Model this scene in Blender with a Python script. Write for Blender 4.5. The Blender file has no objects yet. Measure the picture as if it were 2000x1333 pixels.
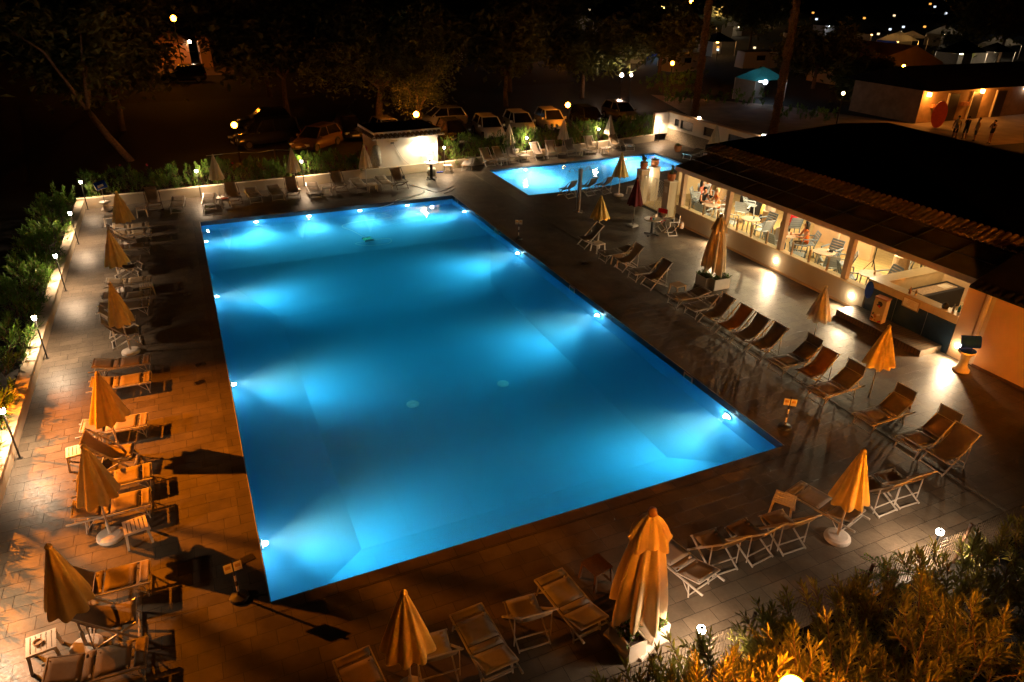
import bpy, math, random
from mathutils import Vector, Matrix
R = math.radians
PI = math.pi
rnd = random.Random(7)
scene = bpy.context.scene
C = scene.collection
ORD = ['first','second','third','fourth','fifth','sixth','seventh','eighth','ninth','tenth','eleventh','twelfth','thirteenth','fourteenth','fifteenth','sixteenth']

# ------------------------------------------------------------------ materials
def mat(name, col, rough=0.6, metal=0.0, var=0.12, vscale=6.0, bump=0.0, bscale=40.0, spec=0.5, col2=None, subs=0.0, alpha=None):
    m = bpy.data.materials.new(name); m.use_nodes = True
    nt = m.node_tree; b = nt.nodes['Principled BSDF']
    b.inputs['Roughness'].default_value = rough
    b.inputs['Metallic'].default_value = metal
    b.inputs['Specular IOR Level'].default_value = spec
    tc = nt.nodes.new('ShaderNodeTexCoord')
    nz = nt.nodes.new('ShaderNodeTexNoise'); nz.inputs['Scale'].default_value = vscale; nz.inputs['Detail'].default_value = 4
    nt.links.new(tc.outputs['Object'], nz.inputs['Vector'])
    rp = nt.nodes.new('ShaderNodeValToRGB')
    c2 = col2 or tuple(min(1, c * (1 + var)) for c in col)
    c1 = tuple(c * (1 - var) for c in col) if col2 is None else col
    rp.color_ramp.elements[0].position = 0.32; rp.color_ramp.elements[1].position = 0.68
    rp.color_ramp.elements[0].color = (*c1, 1); rp.color_ramp.elements[1].color = (*c2, 1)
    nt.links.new(nz.outputs['Fac'], rp.inputs['Fac'])
    nt.links.new(rp.outputs['Color'], b.inputs['Base Color'])
    if bump:
        n2 = nt.nodes.new('ShaderNodeTexNoise'); n2.inputs['Scale'].default_value = bscale; n2.inputs['Detail'].default_value = 3
        nt.links.new(tc.outputs['Object'], n2.inputs['Vector'])
        bp = nt.nodes.new('ShaderNodeBump'); bp.inputs['Strength'].default_value = bump; bp.inputs['Distance'].default_value = 0.02
        nt.links.new(n2.outputs['Fac'], bp.inputs['Height']); nt.links.new(bp.outputs['Normal'], b.inputs['Normal'])
    if subs:
        tr = nt.nodes.new('ShaderNodeBsdfTranslucent'); mx = nt.nodes.new('ShaderNodeMixShader')
        nt.links.new(rp.outputs['Color'], tr.inputs['Color'])
        mx.inputs[0].default_value = subs
        nt.links.new(b.outputs[0], mx.inputs[1]); nt.links.new(tr.outputs[0], mx.inputs[2])
        nt.links.new(mx.outputs[0], nt.nodes['Material Output'].inputs['Surface'])
    return m

def emis(name, col, s):
    m = bpy.data.materials.new(name); m.use_nodes = True
    nt = m.node_tree; nt.nodes.remove(nt.nodes['Principled BSDF'])
    e = nt.nodes.new('ShaderNodeEmission'); e.inputs[0].default_value = (*col, 1); e.inputs[1].default_value = s
    nt.links.new(e.outputs[0], nt.nodes['Material Output'].inputs['Surface'])
    return m

def brick(name, c1, c2, cm, bw, rh, mortar=0.008, rough=0.4, bumps=0.5, off=0.5, rot=0.0, var=0.35, space='Object', vert=False, wear=0.25, spec=.5):
    m = bpy.data.materials.new(name); m.use_nodes = True
    nt = m.node_tree; b = nt.nodes['Principled BSDF']; b.inputs['Specular IOR Level'].default_value = spec
    tc = nt.nodes.new('ShaderNodeTexCoord'); mp = nt.nodes.new('ShaderNodeMapping')
    mp.inputs['Rotation'].default_value = (R(90) if vert else 0, 0, rot)
    nt.links.new(tc.outputs[space], mp.inputs['Vector'])
    bt = nt.nodes.new('ShaderNodeTexBrick')
    bt.offset = off; bt.squash = 0.7; bt.squash_frequency = 3
    bt.inputs['Scale'].default_value = 1.0
    bt.inputs['Color1'].default_value = (*c1, 1); bt.inputs['Color2'].default_value = (*c2, 1); bt.inputs['Mortar'].default_value = (*cm, 1)
    bt.inputs['Mortar Size'].default_value = mortar; bt.inputs['Mortar Smooth'].default_value = 0.2
    bt.inputs['Brick Width'].default_value = bw; bt.inputs['Row Height'].default_value = rh
    nt.links.new(mp.outputs['Vector'], bt.inputs['Vector'])
    nz = nt.nodes.new('ShaderNodeTexNoise'); nz.inputs['Scale'].default_value = 1.3; nz.inputs['Detail'].default_value = 6; nz.inputs['Roughness'].default_value = 0.65
    nt.links.new(tc.outputs[space], nz.inputs['Vector'])
    rp = nt.nodes.new('ShaderNodeValToRGB'); rp.color_ramp.elements[0].position = .3; rp.color_ramp.elements[1].position = .7
    rp.color_ramp.elements[0].color = (1 - var, 1 - var, 1 - var, 1); rp.color_ramp.elements[1].color = (1, 1, 1, 1)
    nt.links.new(nz.outputs['Fac'], rp.inputs['Fac'])
    mx = nt.nodes.new('ShaderNodeMix'); mx.data_type = 'RGBA'; mx.blend_type = 'MULTIPLY'; mx.inputs[0].default_value = 1
    nt.links.new(bt.outputs['Color'], mx.inputs[6]); nt.links.new(rp.outputs['Color'], mx.inputs[7])
    nt.links.new(mx.outputs[2], b.inputs['Base Color'])
    n2 = nt.nodes.new('ShaderNodeTexNoise'); n2.inputs['Scale'].default_value = 14; n2.inputs['Detail'].default_value = 5
    nt.links.new(tc.outputs[space], n2.inputs['Vector'])
    rr = nt.nodes.new('ShaderNodeMapRange'); rr.inputs[3].default_value = rough - wear * .5; rr.inputs[4].default_value = rough + wear
    nt.links.new(n2.outputs['Fac'], rr.inputs[0]); nt.links.new(rr.outputs[0], b.inputs['Roughness'])
    ad = nt.nodes.new('ShaderNodeMath'); ad.operation = 'MULTIPLY_ADD'; ad.inputs[1].default_value = -1.0
    nt.links.new(bt.outputs['Fac'], ad.inputs[0])
    sc = nt.nodes.new('ShaderNodeMath'); sc.operation = 'MULTIPLY'; sc.inputs[1].default_value = .5
    nt.links.new(n2.outputs['Fac'], sc.inputs[0]); nt.links.new(sc.outputs[0], ad.inputs[2])
    bp = nt.nodes.new('ShaderNodeBump'); bp.inputs['Strength'].default_value = bumps; bp.inputs['Distance'].default_value = 0.006
    nt.links.new(ad.outputs[0], bp.inputs['Height']); nt.links.new(bp.outputs['Normal'], b.inputs['Normal'])
    return m

M = dict(
 deck=brick('deck_tiles', (.145,.116,.085), (.105,.084,.062), (.038,.030,.023), .62, .34, mortar=.006, rough=.40, bumps=1.3, var=.5, spec=.38),
 coping=brick('coping_tiles', (.11,.088,.066), (.078,.062,.047), (.028,.022,.016), .6, .3, rough=.45, spec=.35),
 drain=mat('drain_grate', (.09,.07,.045), .6, bump=.3),
 wall=mat('plaster_wall', (.55,.47,.34), .8, var=.06, vscale=1.5, bump=.15, bscale=30),
 white=mat('white_plaster', (.72,.66,.58), .75, var=.05, vscale=2, bump=.12, bscale=40),
 stone=mat('stone_cladding', (.25,.21,.15), .8, var=.35, vscale=14, bump=.8, bscale=25),
 pool=brick('pool_liner', (.075,.39,.68), (.07,.38,.67), (.05,.31,.60), 1.65, 1.65, mortar=.01, rough=.6, bumps=.05, off=0, var=.05),
 poolband=mat('pool_waterline_band', (.03,.035,.045), .4),
 metal=mat('white_aluminium', (.54,.50,.45), .3, metal=0.3, var=.06),
 wood=mat('varnished_wood', (.30,.15,.06), .5, var=.2, vscale=20),
 darkwood=mat('dark_wood', (.10,.055,.03), .5, var=.2, vscale=20),
 sling=mat('beige_sling', (.33,.25,.16), .8, var=.07, vscale=9, bump=.15, bscale=160, subs=.25),
 slingdark=mat('brown_sling', (.19,.15,.115), .8, var=.1, vscale=9, bump=.15, bscale=160, subs=.15),
 slingwhite=mat('pale_grey_sling', (.32,.29,.26), .8, var=.07, vscale=9, bump=.15, bscale=160, subs=.2),
 slingorange=mat('orange_sling', (.42,.20,.05), .8, var=.07, vscale=9, bump=.15, bscale=160, subs=.3),
 plastic=mat('white_plastic', (.68,.60,.50), .4, var=.04),
 mustard=mat('mustard_canvas', (.76,.55,.17), .85, var=.1, vscale=5, bump=.2, bscale=60, subs=.15),
 cream=mat('cream_canvas', (.70,.60,.44), .85, var=.08, vscale=5, bump=.2, bscale=60, subs=.15),
 maroon=mat('maroon_canvas', (.13,.012,.015), .85, var=.15, vscale=5, bump=.2, bscale=60),
 concrete=mat('pale_concrete', (.50,.46,.42), .8, var=.08, bump=.2),
 black=mat('black_metal', (.018,.018,.018), .45),
 grey=mat('grey_metal', (.16,.15,.14), .35, metal=.8),
 steel=mat('brushed_steel', (.40,.37,.34), .28, metal=1.0, var=.05),
 terracotta=mat('terracotta', (.42,.16,.06), .75, var=.12, bump=.2),
 soil=mat('soil', (.03,.02,.014), .95, bump=.5),
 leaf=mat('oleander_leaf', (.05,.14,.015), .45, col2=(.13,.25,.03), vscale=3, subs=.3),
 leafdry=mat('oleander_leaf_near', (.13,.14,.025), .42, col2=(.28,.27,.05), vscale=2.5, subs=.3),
 treeleaf=mat('tree_leaf', (.055,.07,.016), .6, col2=(.17,.17,.045), vscale=1.2, subs=.3),
 cactus=mat('cactus_pad', (.08,.14,.05), .6, var=.2),
 flower=mat('pale_flowers', (.55,.45,.50), .8),
 pinkflower=mat('pink_flowers', (.45,.03,.10), .8),
 bark=mat('bark', (.15,.095,.055), .9, var=.35, vscale=9, bump=.8, bscale=14),
 palmbark=mat('palm_bark', (.13,.08,.045), .9, var=.5, vscale=12, bump=1, bscale=12),
 soilground=mat('dark_earth', (.006,.005,.0035), .95, var=.3, vscale=.6, bump=.5, bscale=6),
 asphalt=mat('asphalt', (.008,.007,.006), .85, var=.2, vscale=.8, bump=.3, bscale=30),
 rooftile=mat('roof_tile', (.20,.125,.055), .8, var=.35, vscale=5, bump=.4, bscale=20),
 darkroof=mat('dark_bitumen_roof', (.012,.011,.010), .9, var=.3, vscale=2, bump=.3, spec=.1),
 awning=mat('awning_sheet', (.11,.095,.06), .75, var=.25, vscale=1.5, bump=.2, bscale=8),
 beam=mat('painted_beam', (.50,.38,.27), .55, var=.05),
 bamboo=mat('wood_cladding', (.38,.26,.15), .6, col2=(.5,.36,.22), vscale=30),
 chairblue=mat('blue_grey_plastic', (.16,.21,.26), .4, var=.05),
 chairlight=mat('pale_blue_plastic', (.36,.42,.47), .4, var=.05),
 tabletop=mat('marbled_tabletop', (.42,.32,.24), .3, var=.25, vscale=14),
 floorwood=brick('terrace_planks', (.48,.34,.15), (.42,.29,.12), (.12,.08,.03), 1.6, .14, mortar=.008, rough=.4, bumps=.4),
 stepwood=brick('step_planks', (.11,.07,.035), (.085,.055,.028), (.02,.012,.006), 3.0, .12, mortar=.012, rough=.5, bumps=1.0, off=0),  # planks coloured darker for the shade between the bar lamps
 navy=mat('dark_blue_panel', (.012,.03,.05), .35, var=.2),
 blue=mat('blue_vinyl', (.015,.06,.45), .22, var=.1),
 teal=mat('teal_plastic', (.01,.22,.28), .4),
 counter=mat('counter_top', (.55,.42,.24), .35, var=.06),
 red=mat('red_fabric', (.60,.012,.02), .7),
 poolwhite=mat('pool_white_plastic', (.85,.88,.88), .4),
 signwhite=mat('sign_white', (.78,.74,.66), .5),
 ink=mat('dark_ink', (.02,.02,.025), .6),
 blind=mat('dark_screen', (.03,.02,.018), .4),
 mud=mat('cream_inner_wall', (.66,.52,.30), .75, var=.04),
 ochre=mat('ochre_plaster', (.55,.36,.20), .85, var=.07, vscale=1.5, bump=.2),
 carsilver=mat('car_silver', (.42,.40,.38), .25, metal=.35, var=.03),
 carwhite=mat('car_white', (.62,.60,.57), .25, var=.03),
 cardark=mat('car_dark', (.02,.02,.022), .2, var=.1),
 carsilver_lit=mat('car_silver_orange_lit', (.15,.09,.06), .25, var=.05),  # silver car, its dim orange lamp light mixed into the paint colour
 carglass=mat('car_glass', (.008,.008,.01), .08),
 rubber=mat('rubber', (.012,.012,.012), .8),
 lens=mat('lamp_lens', (.6,.6,.55), .15),
 green=mat('green_plastic', (.25,.95,.35), .4),
 hose=mat('pale_hose', (.75,.85,.85), .5),
 bag=mat('white_net_bag', (.5,.47,.38), .85, var=.3, vscale=14, bump=.5),
 tent=mat('tent_canvas', (.30,.28,.25), .8, var=.1, subs=.4),
 tentteal=mat('teal_canopy', (.03,.25,.27), .8, subs=.5),
 mesh=mat('fence_wire', (.10,.075,.05), .5, metal=.5),
 darkochre=mat('shaded_ochre_plaster', (.28,.17,.09), .9, var=.2, vscale=1.5, bump=.3),  # darker ochre, standing in for dim light on the service building
 skin=mat('skin', (.45,.22,.13), .55, var=.04),
 hair=mat('dark_hair', (.012,.008,.006), .5, bump=.5),
 denim=mat('denim', (.06,.09,.15), .8), khaki=mat('khaki_cloth', (.20,.14,.08), .8),
 blackcloth=mat('black_cloth', (.012,.012,.014), .8), whitecloth=mat('white_cloth', (.62,.60,.58), .8),
 greycloth=mat('grey_cloth', (.30,.31,.34), .8), orangecloth=mat('orange_cloth', (.72,.16,.02), .75), redcloth=mat('coral_cloth', (.50,.07,.04), .75),
 L_white=emis('lamp_white', (1,.90,.78), 30), L_sod=emis('lamp_sodium', (1,.35,.04), 9),
)
def globemat(name, col, s, edge=1.2):
    # frosted globe: emission fades towards the rim, imitating the soft glow round the lamp
    m = emis(name, col, s); nt = m.node_tree; e = nt.nodes['Emission']
    lw = nt.nodes.new('ShaderNodeLayerWeight'); lw.inputs[0].default_value = .5
    iv = nt.nodes.new('ShaderNodeMath'); iv.operation = 'SUBTRACT'; iv.inputs[0].default_value = 1
    pw = nt.nodes.new('ShaderNodeMath'); pw.operation = 'POWER'; pw.inputs[1].default_value = 3
    ml = nt.nodes.new('ShaderNodeMath'); ml.operation = 'MULTIPLY_ADD'; ml.inputs[1].default_value = s * 2.2; ml.inputs[2].default_value = edge
    nt.links.new(lw.outputs['Facing'], iv.inputs[1]); nt.links.new(iv.outputs[0], pw.inputs[0]); nt.links.new(pw.outputs[0], ml.inputs[0]); nt.links.new(ml.outputs[0], e.inputs[1])
    return m
def sodglobe(s): return globemat('sodium_globe', (1,.27,.012), s)

def glassmat():
    m = bpy.data.materials.new('clear_glass'); m.use_nodes = True; nt = m.node_tree
    nt.nodes.remove(nt.nodes['Principled BSDF'])
    t = nt.nodes.new('ShaderNodeBsdfTransparent'); g = nt.nodes.new('ShaderNodeBsdfGlossy'); g.inputs['Roughness'].default_value = .03
    f = nt.nodes.new('ShaderNodeLayerWeight'); f.inputs[0].default_value = .12; mx = nt.nodes.new('ShaderNodeMixShader')
    t.inputs[0].default_value = (.93,.94,.92,1)
    nt.links.new(f.outputs[1], mx.inputs[0]); nt.links.new(t.outputs[0], mx.inputs[1]); nt.links.new(g.outputs[0], mx.inputs[2])
    nt.links.new(mx.outputs[0], nt.nodes['Material Output'].inputs['Surface'])
    return m
M['glass'] = glassmat()

def watermat(name, absd, scat, bstr):
    m = bpy.data.materials.new(name); m.use_nodes = True; nt = m.node_tree
    nt.nodes.remove(nt.nodes['Principled BSDF']); out = nt.nodes['Material Output']
    g = nt.nodes.new('ShaderNodeBsdfGlass'); g.inputs['IOR'].default_value = 1.33; g.inputs['Roughness'].default_value = 0.0
    tc = nt.nodes.new('ShaderNodeTexCoord')
    mp = nt.nodes.new('ShaderNodeMapping'); mp.inputs['Scale'].default_value = (1, 1.6, 1)
    nz = nt.nodes.new('ShaderNodeTexNoise'); nz.inputs['Scale'].default_value = 2.2; nz.inputs['Detail'].default_value = 3; nz.inputs['Distortion'].default_value = .6
    nt.links.new(tc.outputs['Object'], mp.inputs['Vector']); nt.links.new(mp.outputs[0], nz.inputs['Vector'])
    bp = nt.nodes.new('ShaderNodeBump'); bp.inputs['Strength'].default_value = bstr; bp.inputs['Distance'].default_value = .03
    nt.links.new(nz.outputs['Fac'], bp.inputs['Height']); nt.links.new(bp.outputs[0], g.inputs['Normal'])
    nt.links.new(g.outputs[0], out.inputs['Surface'])
    a = nt.nodes.new('ShaderNodeVolumeAbsorption'); a.inputs['Color'].default_value = (0, .89, .96, 1); a.inputs['Density'].default_value = absd
    s = nt.nodes.new('ShaderNodeVolumeScatter'); s.inputs['Color'].default_value = (.55, .95, 1, 1); s.inputs['Density'].default_value = scat; s.inputs['Anisotropy'].default_value = .3
    ad = nt.nodes.new('ShaderNodeAddShader')
    nt.links.new(a.outputs[0], ad.inputs[0]); nt.links.new(s.outputs[0], ad.inputs[1]); nt.links.new(ad.outputs[0], out.inputs['Volume'])
    return m

# ------------------------------------------------------------------ mesh building
class MB:
    def __init__(s): s.v = []; s.f = []; s.mi = []; s.cur = 0
    def add(s, vs, fs):
        n = len(s.v); s.v += [tuple(v) for v in vs]; s.f += [tuple(i + n for i in f) for f in fs]; s.mi += [s.cur] * len(fs); return s
    def box(s, c, d, rz=0.0, ry=0.0, rx=0.0, top=1.0):
        x, y, z = d[0] / 2, d[1] / 2, d[2] / 2
        m = Matrix.Rotation(rz, 3, 'Z') @ Matrix.Rotation(ry, 3, 'Y') @ Matrix.Rotation(rx, 3, 'X')
        vs = [Vector(c) + m @ Vector((sx * x * (top if sz > 0 else 1), sy * y * (top if sz > 0 else 1), sz * z)) for sx in (-1, 1) for sy in (-1, 1) for sz in (-1, 1)]
        return s.add(vs, [(0,1,3,2),(4,6,7,5),(0,4,5,1),(2,3,7,6),(0,2,6,4),(1,5,7,3)])
    def bb(s, x0, y0, z0, x1, y1, z1): return s.box(((x0+x1)/2, (y0+y1)/2, (z0+z1)/2), (x1-x0, y1-y0, z1-z0))
    def bar(s, a, b, w, h=None, up=(0,0,1)):
        a, b = Vector(a), Vector(b); h = h or w; d = (b - a).normalized(); u = Vector(up)
        if abs(d.dot(u)) > .98: u = Vector((1,0,0))
        r = d.cross(u).normalized() * w / 2; t = r.cross(d).normalized() * h / 2
        vs = [p + i * r + j * t for p in (a, b) for i, j in ((-1,-1),(1,-1),(1,1),(-1,1))]
        return s.add(vs, [(0,3,2,1),(4,5,6,7),(0,1,5,4),(1,2,6,5),(2,3,7,6),(3,0,4,7)])
    def tube(s, pts, r, n=8, r2=None, caps=True):
        pts = [Vector(p) for p in pts]; k = len(pts); prev = None; base = len(s.v); vs = []; fs = []
        for i, p in enumerate(pts):
            d = ((pts[i + 1] if i < k - 1 else p) - (pts[i - 1] if i else p)).normalized()
            u = prev if prev is not None else (Vector((0,0,1)) if abs(d.z) < .9 else Vector((1,0,0)))
            a = d.cross(u).normalized(); b = a.cross(d).normalized(); prev = b
            rr = r if r2 is None else r + (r2 - r) * i / (k - 1)
            vs += [p + rr * (math.cos(2*PI*j/n) * a + math.sin(2*PI*j/n) * b) for j in range(n)]
        for i in range(k - 1):
            for j in range(n): fs.append((i*n+j, i*n+(j+1)%n, (i+1)*n+(j+1)%n, (i+1)*n+j))
        if caps: fs += [tuple(range(n-1, -1, -1)), tuple((k-1)*n + j for j in range(n))]
        return s.add(vs, fs)
    def lathe(s, prof, n=20, c=(0,0,0), mod=None, caps=True):
        vs = []; fs = []; k = len(prof)
        for i, (r, z) in enumerate(prof):
            for j in range(n):
                a = 2*PI*j/n; rr, dz = (r, 0) if mod is None else mod(r, z, a, i)
                vs.append((c[0] + rr*math.cos(a), c[1] + rr*math.sin(a), c[2] + z + dz))
        for i in range(k - 1):
            for j in range(n): fs.append((i*n+j, i*n+(j+1)%n, (i+1)*n+(j+1)%n, (i+1)*n+j))
        if caps:
            if prof[0][0] > 1e-4: fs.append(tuple(range(n-1, -1, -1)))
            if prof[-1][0] > 1e-4: fs.append(tuple((k-1)*n + j for j in range(n)))
        return s.add(vs, fs)
    def prism(s, poly, z0, z1):
        n = len(poly)
        vs = [(x, y, z0) for x, y in poly] + [(x, y, z1) for x, y in poly]
        return s.add(vs, [tuple(range(n-1, -1, -1)), tuple(range(n, 2*n))] + [(i, (i+1)%n, n+(i+1)%n, n+i) for i in range(n)])
    def sheet(s, rows, th=.004):
        # rows: list of rows of points -> thin double sided solid sheet
        k = len(rows); n = len(rows[0]); top = [Vector(p) for r in rows for p in r]
        fs = [(i*n+j, i*n+j+1, (i+1)*n+j+1, (i+1)*n+j) for i in range(k-1) for j in range(n-1)]
        a, b, c = top[0], top[1], top[n]; nn = (b - a).cross(c - a).normalized() * th
        bot = [p - nn for p in top]; m = len(top)
        fs += [tuple(m + q for q in reversed(f)) for f in fs]
        for j in range(n-1): fs += [(j+1, j, m+j, m+j+1), ((k-1)*n+j, (k-1)*n+j+1, m+(k-1)*n+j+1, m+(k-1)*n+j)]
        for i in range(k-1): fs += [(i*n, (i+1)*n, m+(i+1)*n, m+i*n), ((i+1)*n+n-1, i*n+n-1, m+i*n+n-1, m+(i+1)*n+n-1)]
        return s.add(top + bot, fs)
    def build(s, name, m, parent=None, smooth=False, loc=(0,0,0), rz=0.0):
        me = bpy.data.meshes.new(name); me.from_pydata(s.v, [], s.f)
        ms = m if isinstance(m, (list, tuple)) else [m]
        for q in ms: me.materials.append(M[q] if isinstance(q, str) else q)
        if len(ms) > 1: me.polygons.foreach_set('material_index', s.mi)
        if smooth: me.polygons.foreach_set('use_smooth', [True] * len(me.polygons))
        me.update()
        o = bpy.data.objects.new(name, me); C.objects.link(o); o.parent = parent
        o.location = loc; o.rotation_euler = (0, 0, rz)
        return o

def tag(o, label=None, cat=None, group=None, kind=None):
    if label: o['label'] = label
    if cat: o['category'] = cat
    if group: o['group'] = group
    if kind: o['kind'] = kind
    return o
def empty(name, loc=(0,0,0), rz=0.0, parent=None):
    o = bpy.data.objects.new(name, None); C.objects.link(o); o.location = loc; o.rotation_euler = (0,0,rz); o.empty_display_size = .1; o.parent = parent
    return o
KIDS = {}
def copy_tree(o, parent=None):
    c = o.copy(); C.objects.link(c); c.parent = parent
    for k in [x for x in o.children]: copy_tree(k, c)
    return c
class Kind:
    def __init__(s, maker): s.maker = maker; s.src = None
    def put(s, x, y, rz, label, cat, group=None, z=0.0, sc=1.0):
        if s.src is None: s.src = s.maker(); o = s.src
        else: o = copy_tree(s.src)
        o.location = (x, y, z); o.rotation_euler = (0, 0, rz); o.scale = sc if isinstance(sc, tuple) else (sc, sc, sc)
        print('LONG', label) if len(label.split()) > 16 else None
        return tag(o, label, cat, group)
def structure(name, mb, m, **k): return tag(mb.build(name, m, **k), kind='structure')

def light(name, kind, loc, col, e, parent=None, r=.05, **k):
    l = bpy.data.lights.new(name, kind); l.color = col; l.energy = e
    if kind in ('POINT', 'SPOT'): l.shadow_soft_size = r
    for a, b in k.items(): setattr(l, a, b)
    o = bpy.data.objects.new(name, l); C.objects.link(o); o.location = loc; o.parent = parent
    return o
def aim(o, d): o.rotation_euler = Vector(d).to_track_quat('-Z', 'Y').to_euler()

# ------------------------------------------------------------------ camera
cam = bpy.data.cameras.new('camera'); cam.sensor_width = 36; cam.lens = 24.593; cam.clip_end = 2000; cam.clip_start = .1
co = bpy.data.objects.new('camera', cam); C.objects.link(co)
RW = [[0.9107608809,-0.1772902203,0.3729380582],[-0.4126022791,-0.4269161366,0.8046750720],[0.0165522534,-0.8867416703,-0.4619688660]]
co.matrix_world = Matrix([[RW[i][0], -RW[i][1], -RW[i][2], (0.0931725, -10.28219686, 10.42100875)[i]] for i in range(3)] + [[0,0,0,1]])
scene.camera = co

# ------------------------------------------------------------------ world and render settings
w = bpy.data.worlds.new('World'); scene.world = w; w.use_nodes = True
sk = w.node_tree.nodes.new('ShaderNodeTexSky'); sk.sky_type = 'NISHITA'; sk.sun_disc = False
sk.sun_elevation = R(-4); sk.sun_rotation = R(200)
bg = w.node_tree.nodes['Background']; bg.inputs[1].default_value = 0.0015
w.node_tree.links.new(sk.outputs[0], bg.inputs[0])
vs = scene.view_settings; vs.view_transform = 'Standard'; vs.look = 'None'; vs.exposure = 0; vs.gamma = 1
cy = scene.cycles
cy.use_denoising = True
try: cy.denoiser = 'OPENIMAGEDENOISE'
except Exception: pass
cy.max_bounces = 6; cy.diffuse_bounces = 3; cy.glossy_bounces = 2; cy.transmission_bounces = 5; cy.volume_bounces = 1; cy.transparent_max_bounces = 8
cy.caustics_reflective = False; cy.caustics_refractive = False; cy.sample_clamp_indirect = 25.0; cy.sample_clamp_direct = 0
cy.use_light_tree = True; cy.use_adaptive_sampling = True; cy.adaptive_threshold = 0.015

SOD = (1, .235, .005); WHT = (1, .67, .40); WARM = (1, .70, .36)
# ================================================================== GROUND, DECK, POOLS
import bmesh
def plane_with_holes(name, outer, holes, z, m, kind='structure'):
    bm = bmesh.new()
    es = []
    for loop in [outer] + holes:
        vs_ = [bm.verts.new((x, y, z)) for x, y in loop]
        es += [bm.edges.new((vs_[i], vs_[(i+1) % len(vs_)])) for i in range(len(vs_))]
    bmesh.ops.triangle_fill(bm, edges=es, use_beauty=True, use_dissolve=False)
    for f in bm.faces:
        if f.normal.z < 0: f.normal_flip()
    me = bpy.data.meshes.new(name); bm.to_mesh(me); bm.free(); me.materials.append(M[m])
    o = bpy.data.objects.new(name, me); C.objects.link(o)
    return tag(o, kind=kind)
POOL1 = [(0,0),(12.5,0),(12.5,24.45),(0,24.45)]
POOL2 = [(16.35,23.0),(19.4,22.95),(21.8,23.15),(23.5,23.7),(24.6,24.6),(28.8,25.2),(28.8,29.25),(16.45,28.75)]
DECK = [(-5.0,-4.45),(20.9,-4.45),(20.9,19.2),(32.2,19.2),(32.2,32.7),(14.0,29.8),(6.3,29.2),(-5.0,28.6)]
plane_with_holes('pool_deck', DECK, [POOL1, POOL2], 0.0, 'deck')
plane_with_holes('ground', [(-700,-300),(900,-300),(900,900),(-700,900)], [DECK], -0.02, 'soilground')
# coping bands lie 4 mm above the deck
def ring(name, inner, w_, m, z=.004):
    cx_ = sum(p[0] for p in inner)/len(inner); cy_ = sum(p[1] for p in inner)/len(inner)
    n = len(inner); out = []
    for i in range(n):
        a, b, c = Vector(inner[i-1]), Vector(inner[i]), Vector(inner[(i+1) % n])
        n1 = Vector(((b-a).y, -(b-a).x)).normalized(); n2 = Vector(((c-b).y, -(c-b).x)).normalized()
        k = (n1 + n2).normalized(); out.append(tuple(b + k * w_ / max(.5, k.dot(n1))))
    plane_with_holes(name, out, [inner], z, m)
ring('pool_coping', POOL1, .32, 'coping'); ring('small_pool_coping', POOL2, .3, 'coping')
# pale metal edge strips along the long sides of the big pool
for x in (-.012, 12.512):
    structure('pool_edge_strip', MB().bb(x-.008, 0.0, .005, x+.008, 24.45, .012), 'metal')
# drain channel along the deck
structure('drain_channel', MB().bb(15.27,-4.4,.004, 15.39,28.9,.012), 'drain')

def pool_shell(name, outline, floor_mb, depth, band=.2):
    mb = MB(); n = len(outline)
    for i in range(n):
        a, b = outline[i], outline[(i+1) % n]
        mb.cur = 1; mb.add([(a[0],a[1],0),(b[0],b[1],0),(b[0],b[1],-band),(a[0],a[1],-band)], [(0,1,2,3)])
        mb.cur = 0; mb.add([(a[0],a[1],-band),(b[0],b[1],-band),(b[0],b[1],-depth),(a[0],a[1],-depth)], [(0,1,2,3)])
    mb.cur = 0; floor_mb(mb)
    o = mb.build(name, ['pool', 'poolband']); tag(o, kind='structure'); return o
SH, DP = -1.15, -2.1
def floor1(mb):
    o = [(0,0,SH),(12.5,0,SH),(12.5,19.2,SH),(0,19.2,SH)]; i = [(2.1,2.1,DP),(10.6,2.1,DP),(10.6,14.6,DP),(2.1,14.6,DP)]
    mb.add(o + i, [(0,1,5,4),(1,2,6,5),(2,3,7,6),(3,0,4,7),(4,5,6,7)])
    mb.add([(0,19.2,SH),(12.5,19.2,SH),(12.5,24.45,SH),(0,24.45,SH)], [(0,1,2,3)])
pool_shell('swimming_pool_basin', POOL1, floor1, -SH)
def floor2(mb): mb.add([(x, y, -1.1) for x, y in POOL2], [tuple(range(len(POOL2)))])
pool_shell('small_pool_basin', POOL2, floor2, 1.1)
def water(name, outline, zt, zb, m, grow=.03):
    cx_ = sum(p[0] for p in outline)/len(outline); cy_ = sum(p[1] for p in outline)/len(outline)
    ol = [(x + grow * (1 if x > cx_ else -1), y + grow * (1 if y > cy_ else -1)) for x, y in outline]
    o = MB().prism(ol, zb, zt).build(name, m); tag(o, kind='structure'); return o
water('pool_water', POOL1, -.2, -2.3, watermat('pool_water', .40, .15, .05))
water('small_pool_water', POOL2, -.09, -1.3, watermat('small_pool_water', .16, .18, .30))

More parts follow.
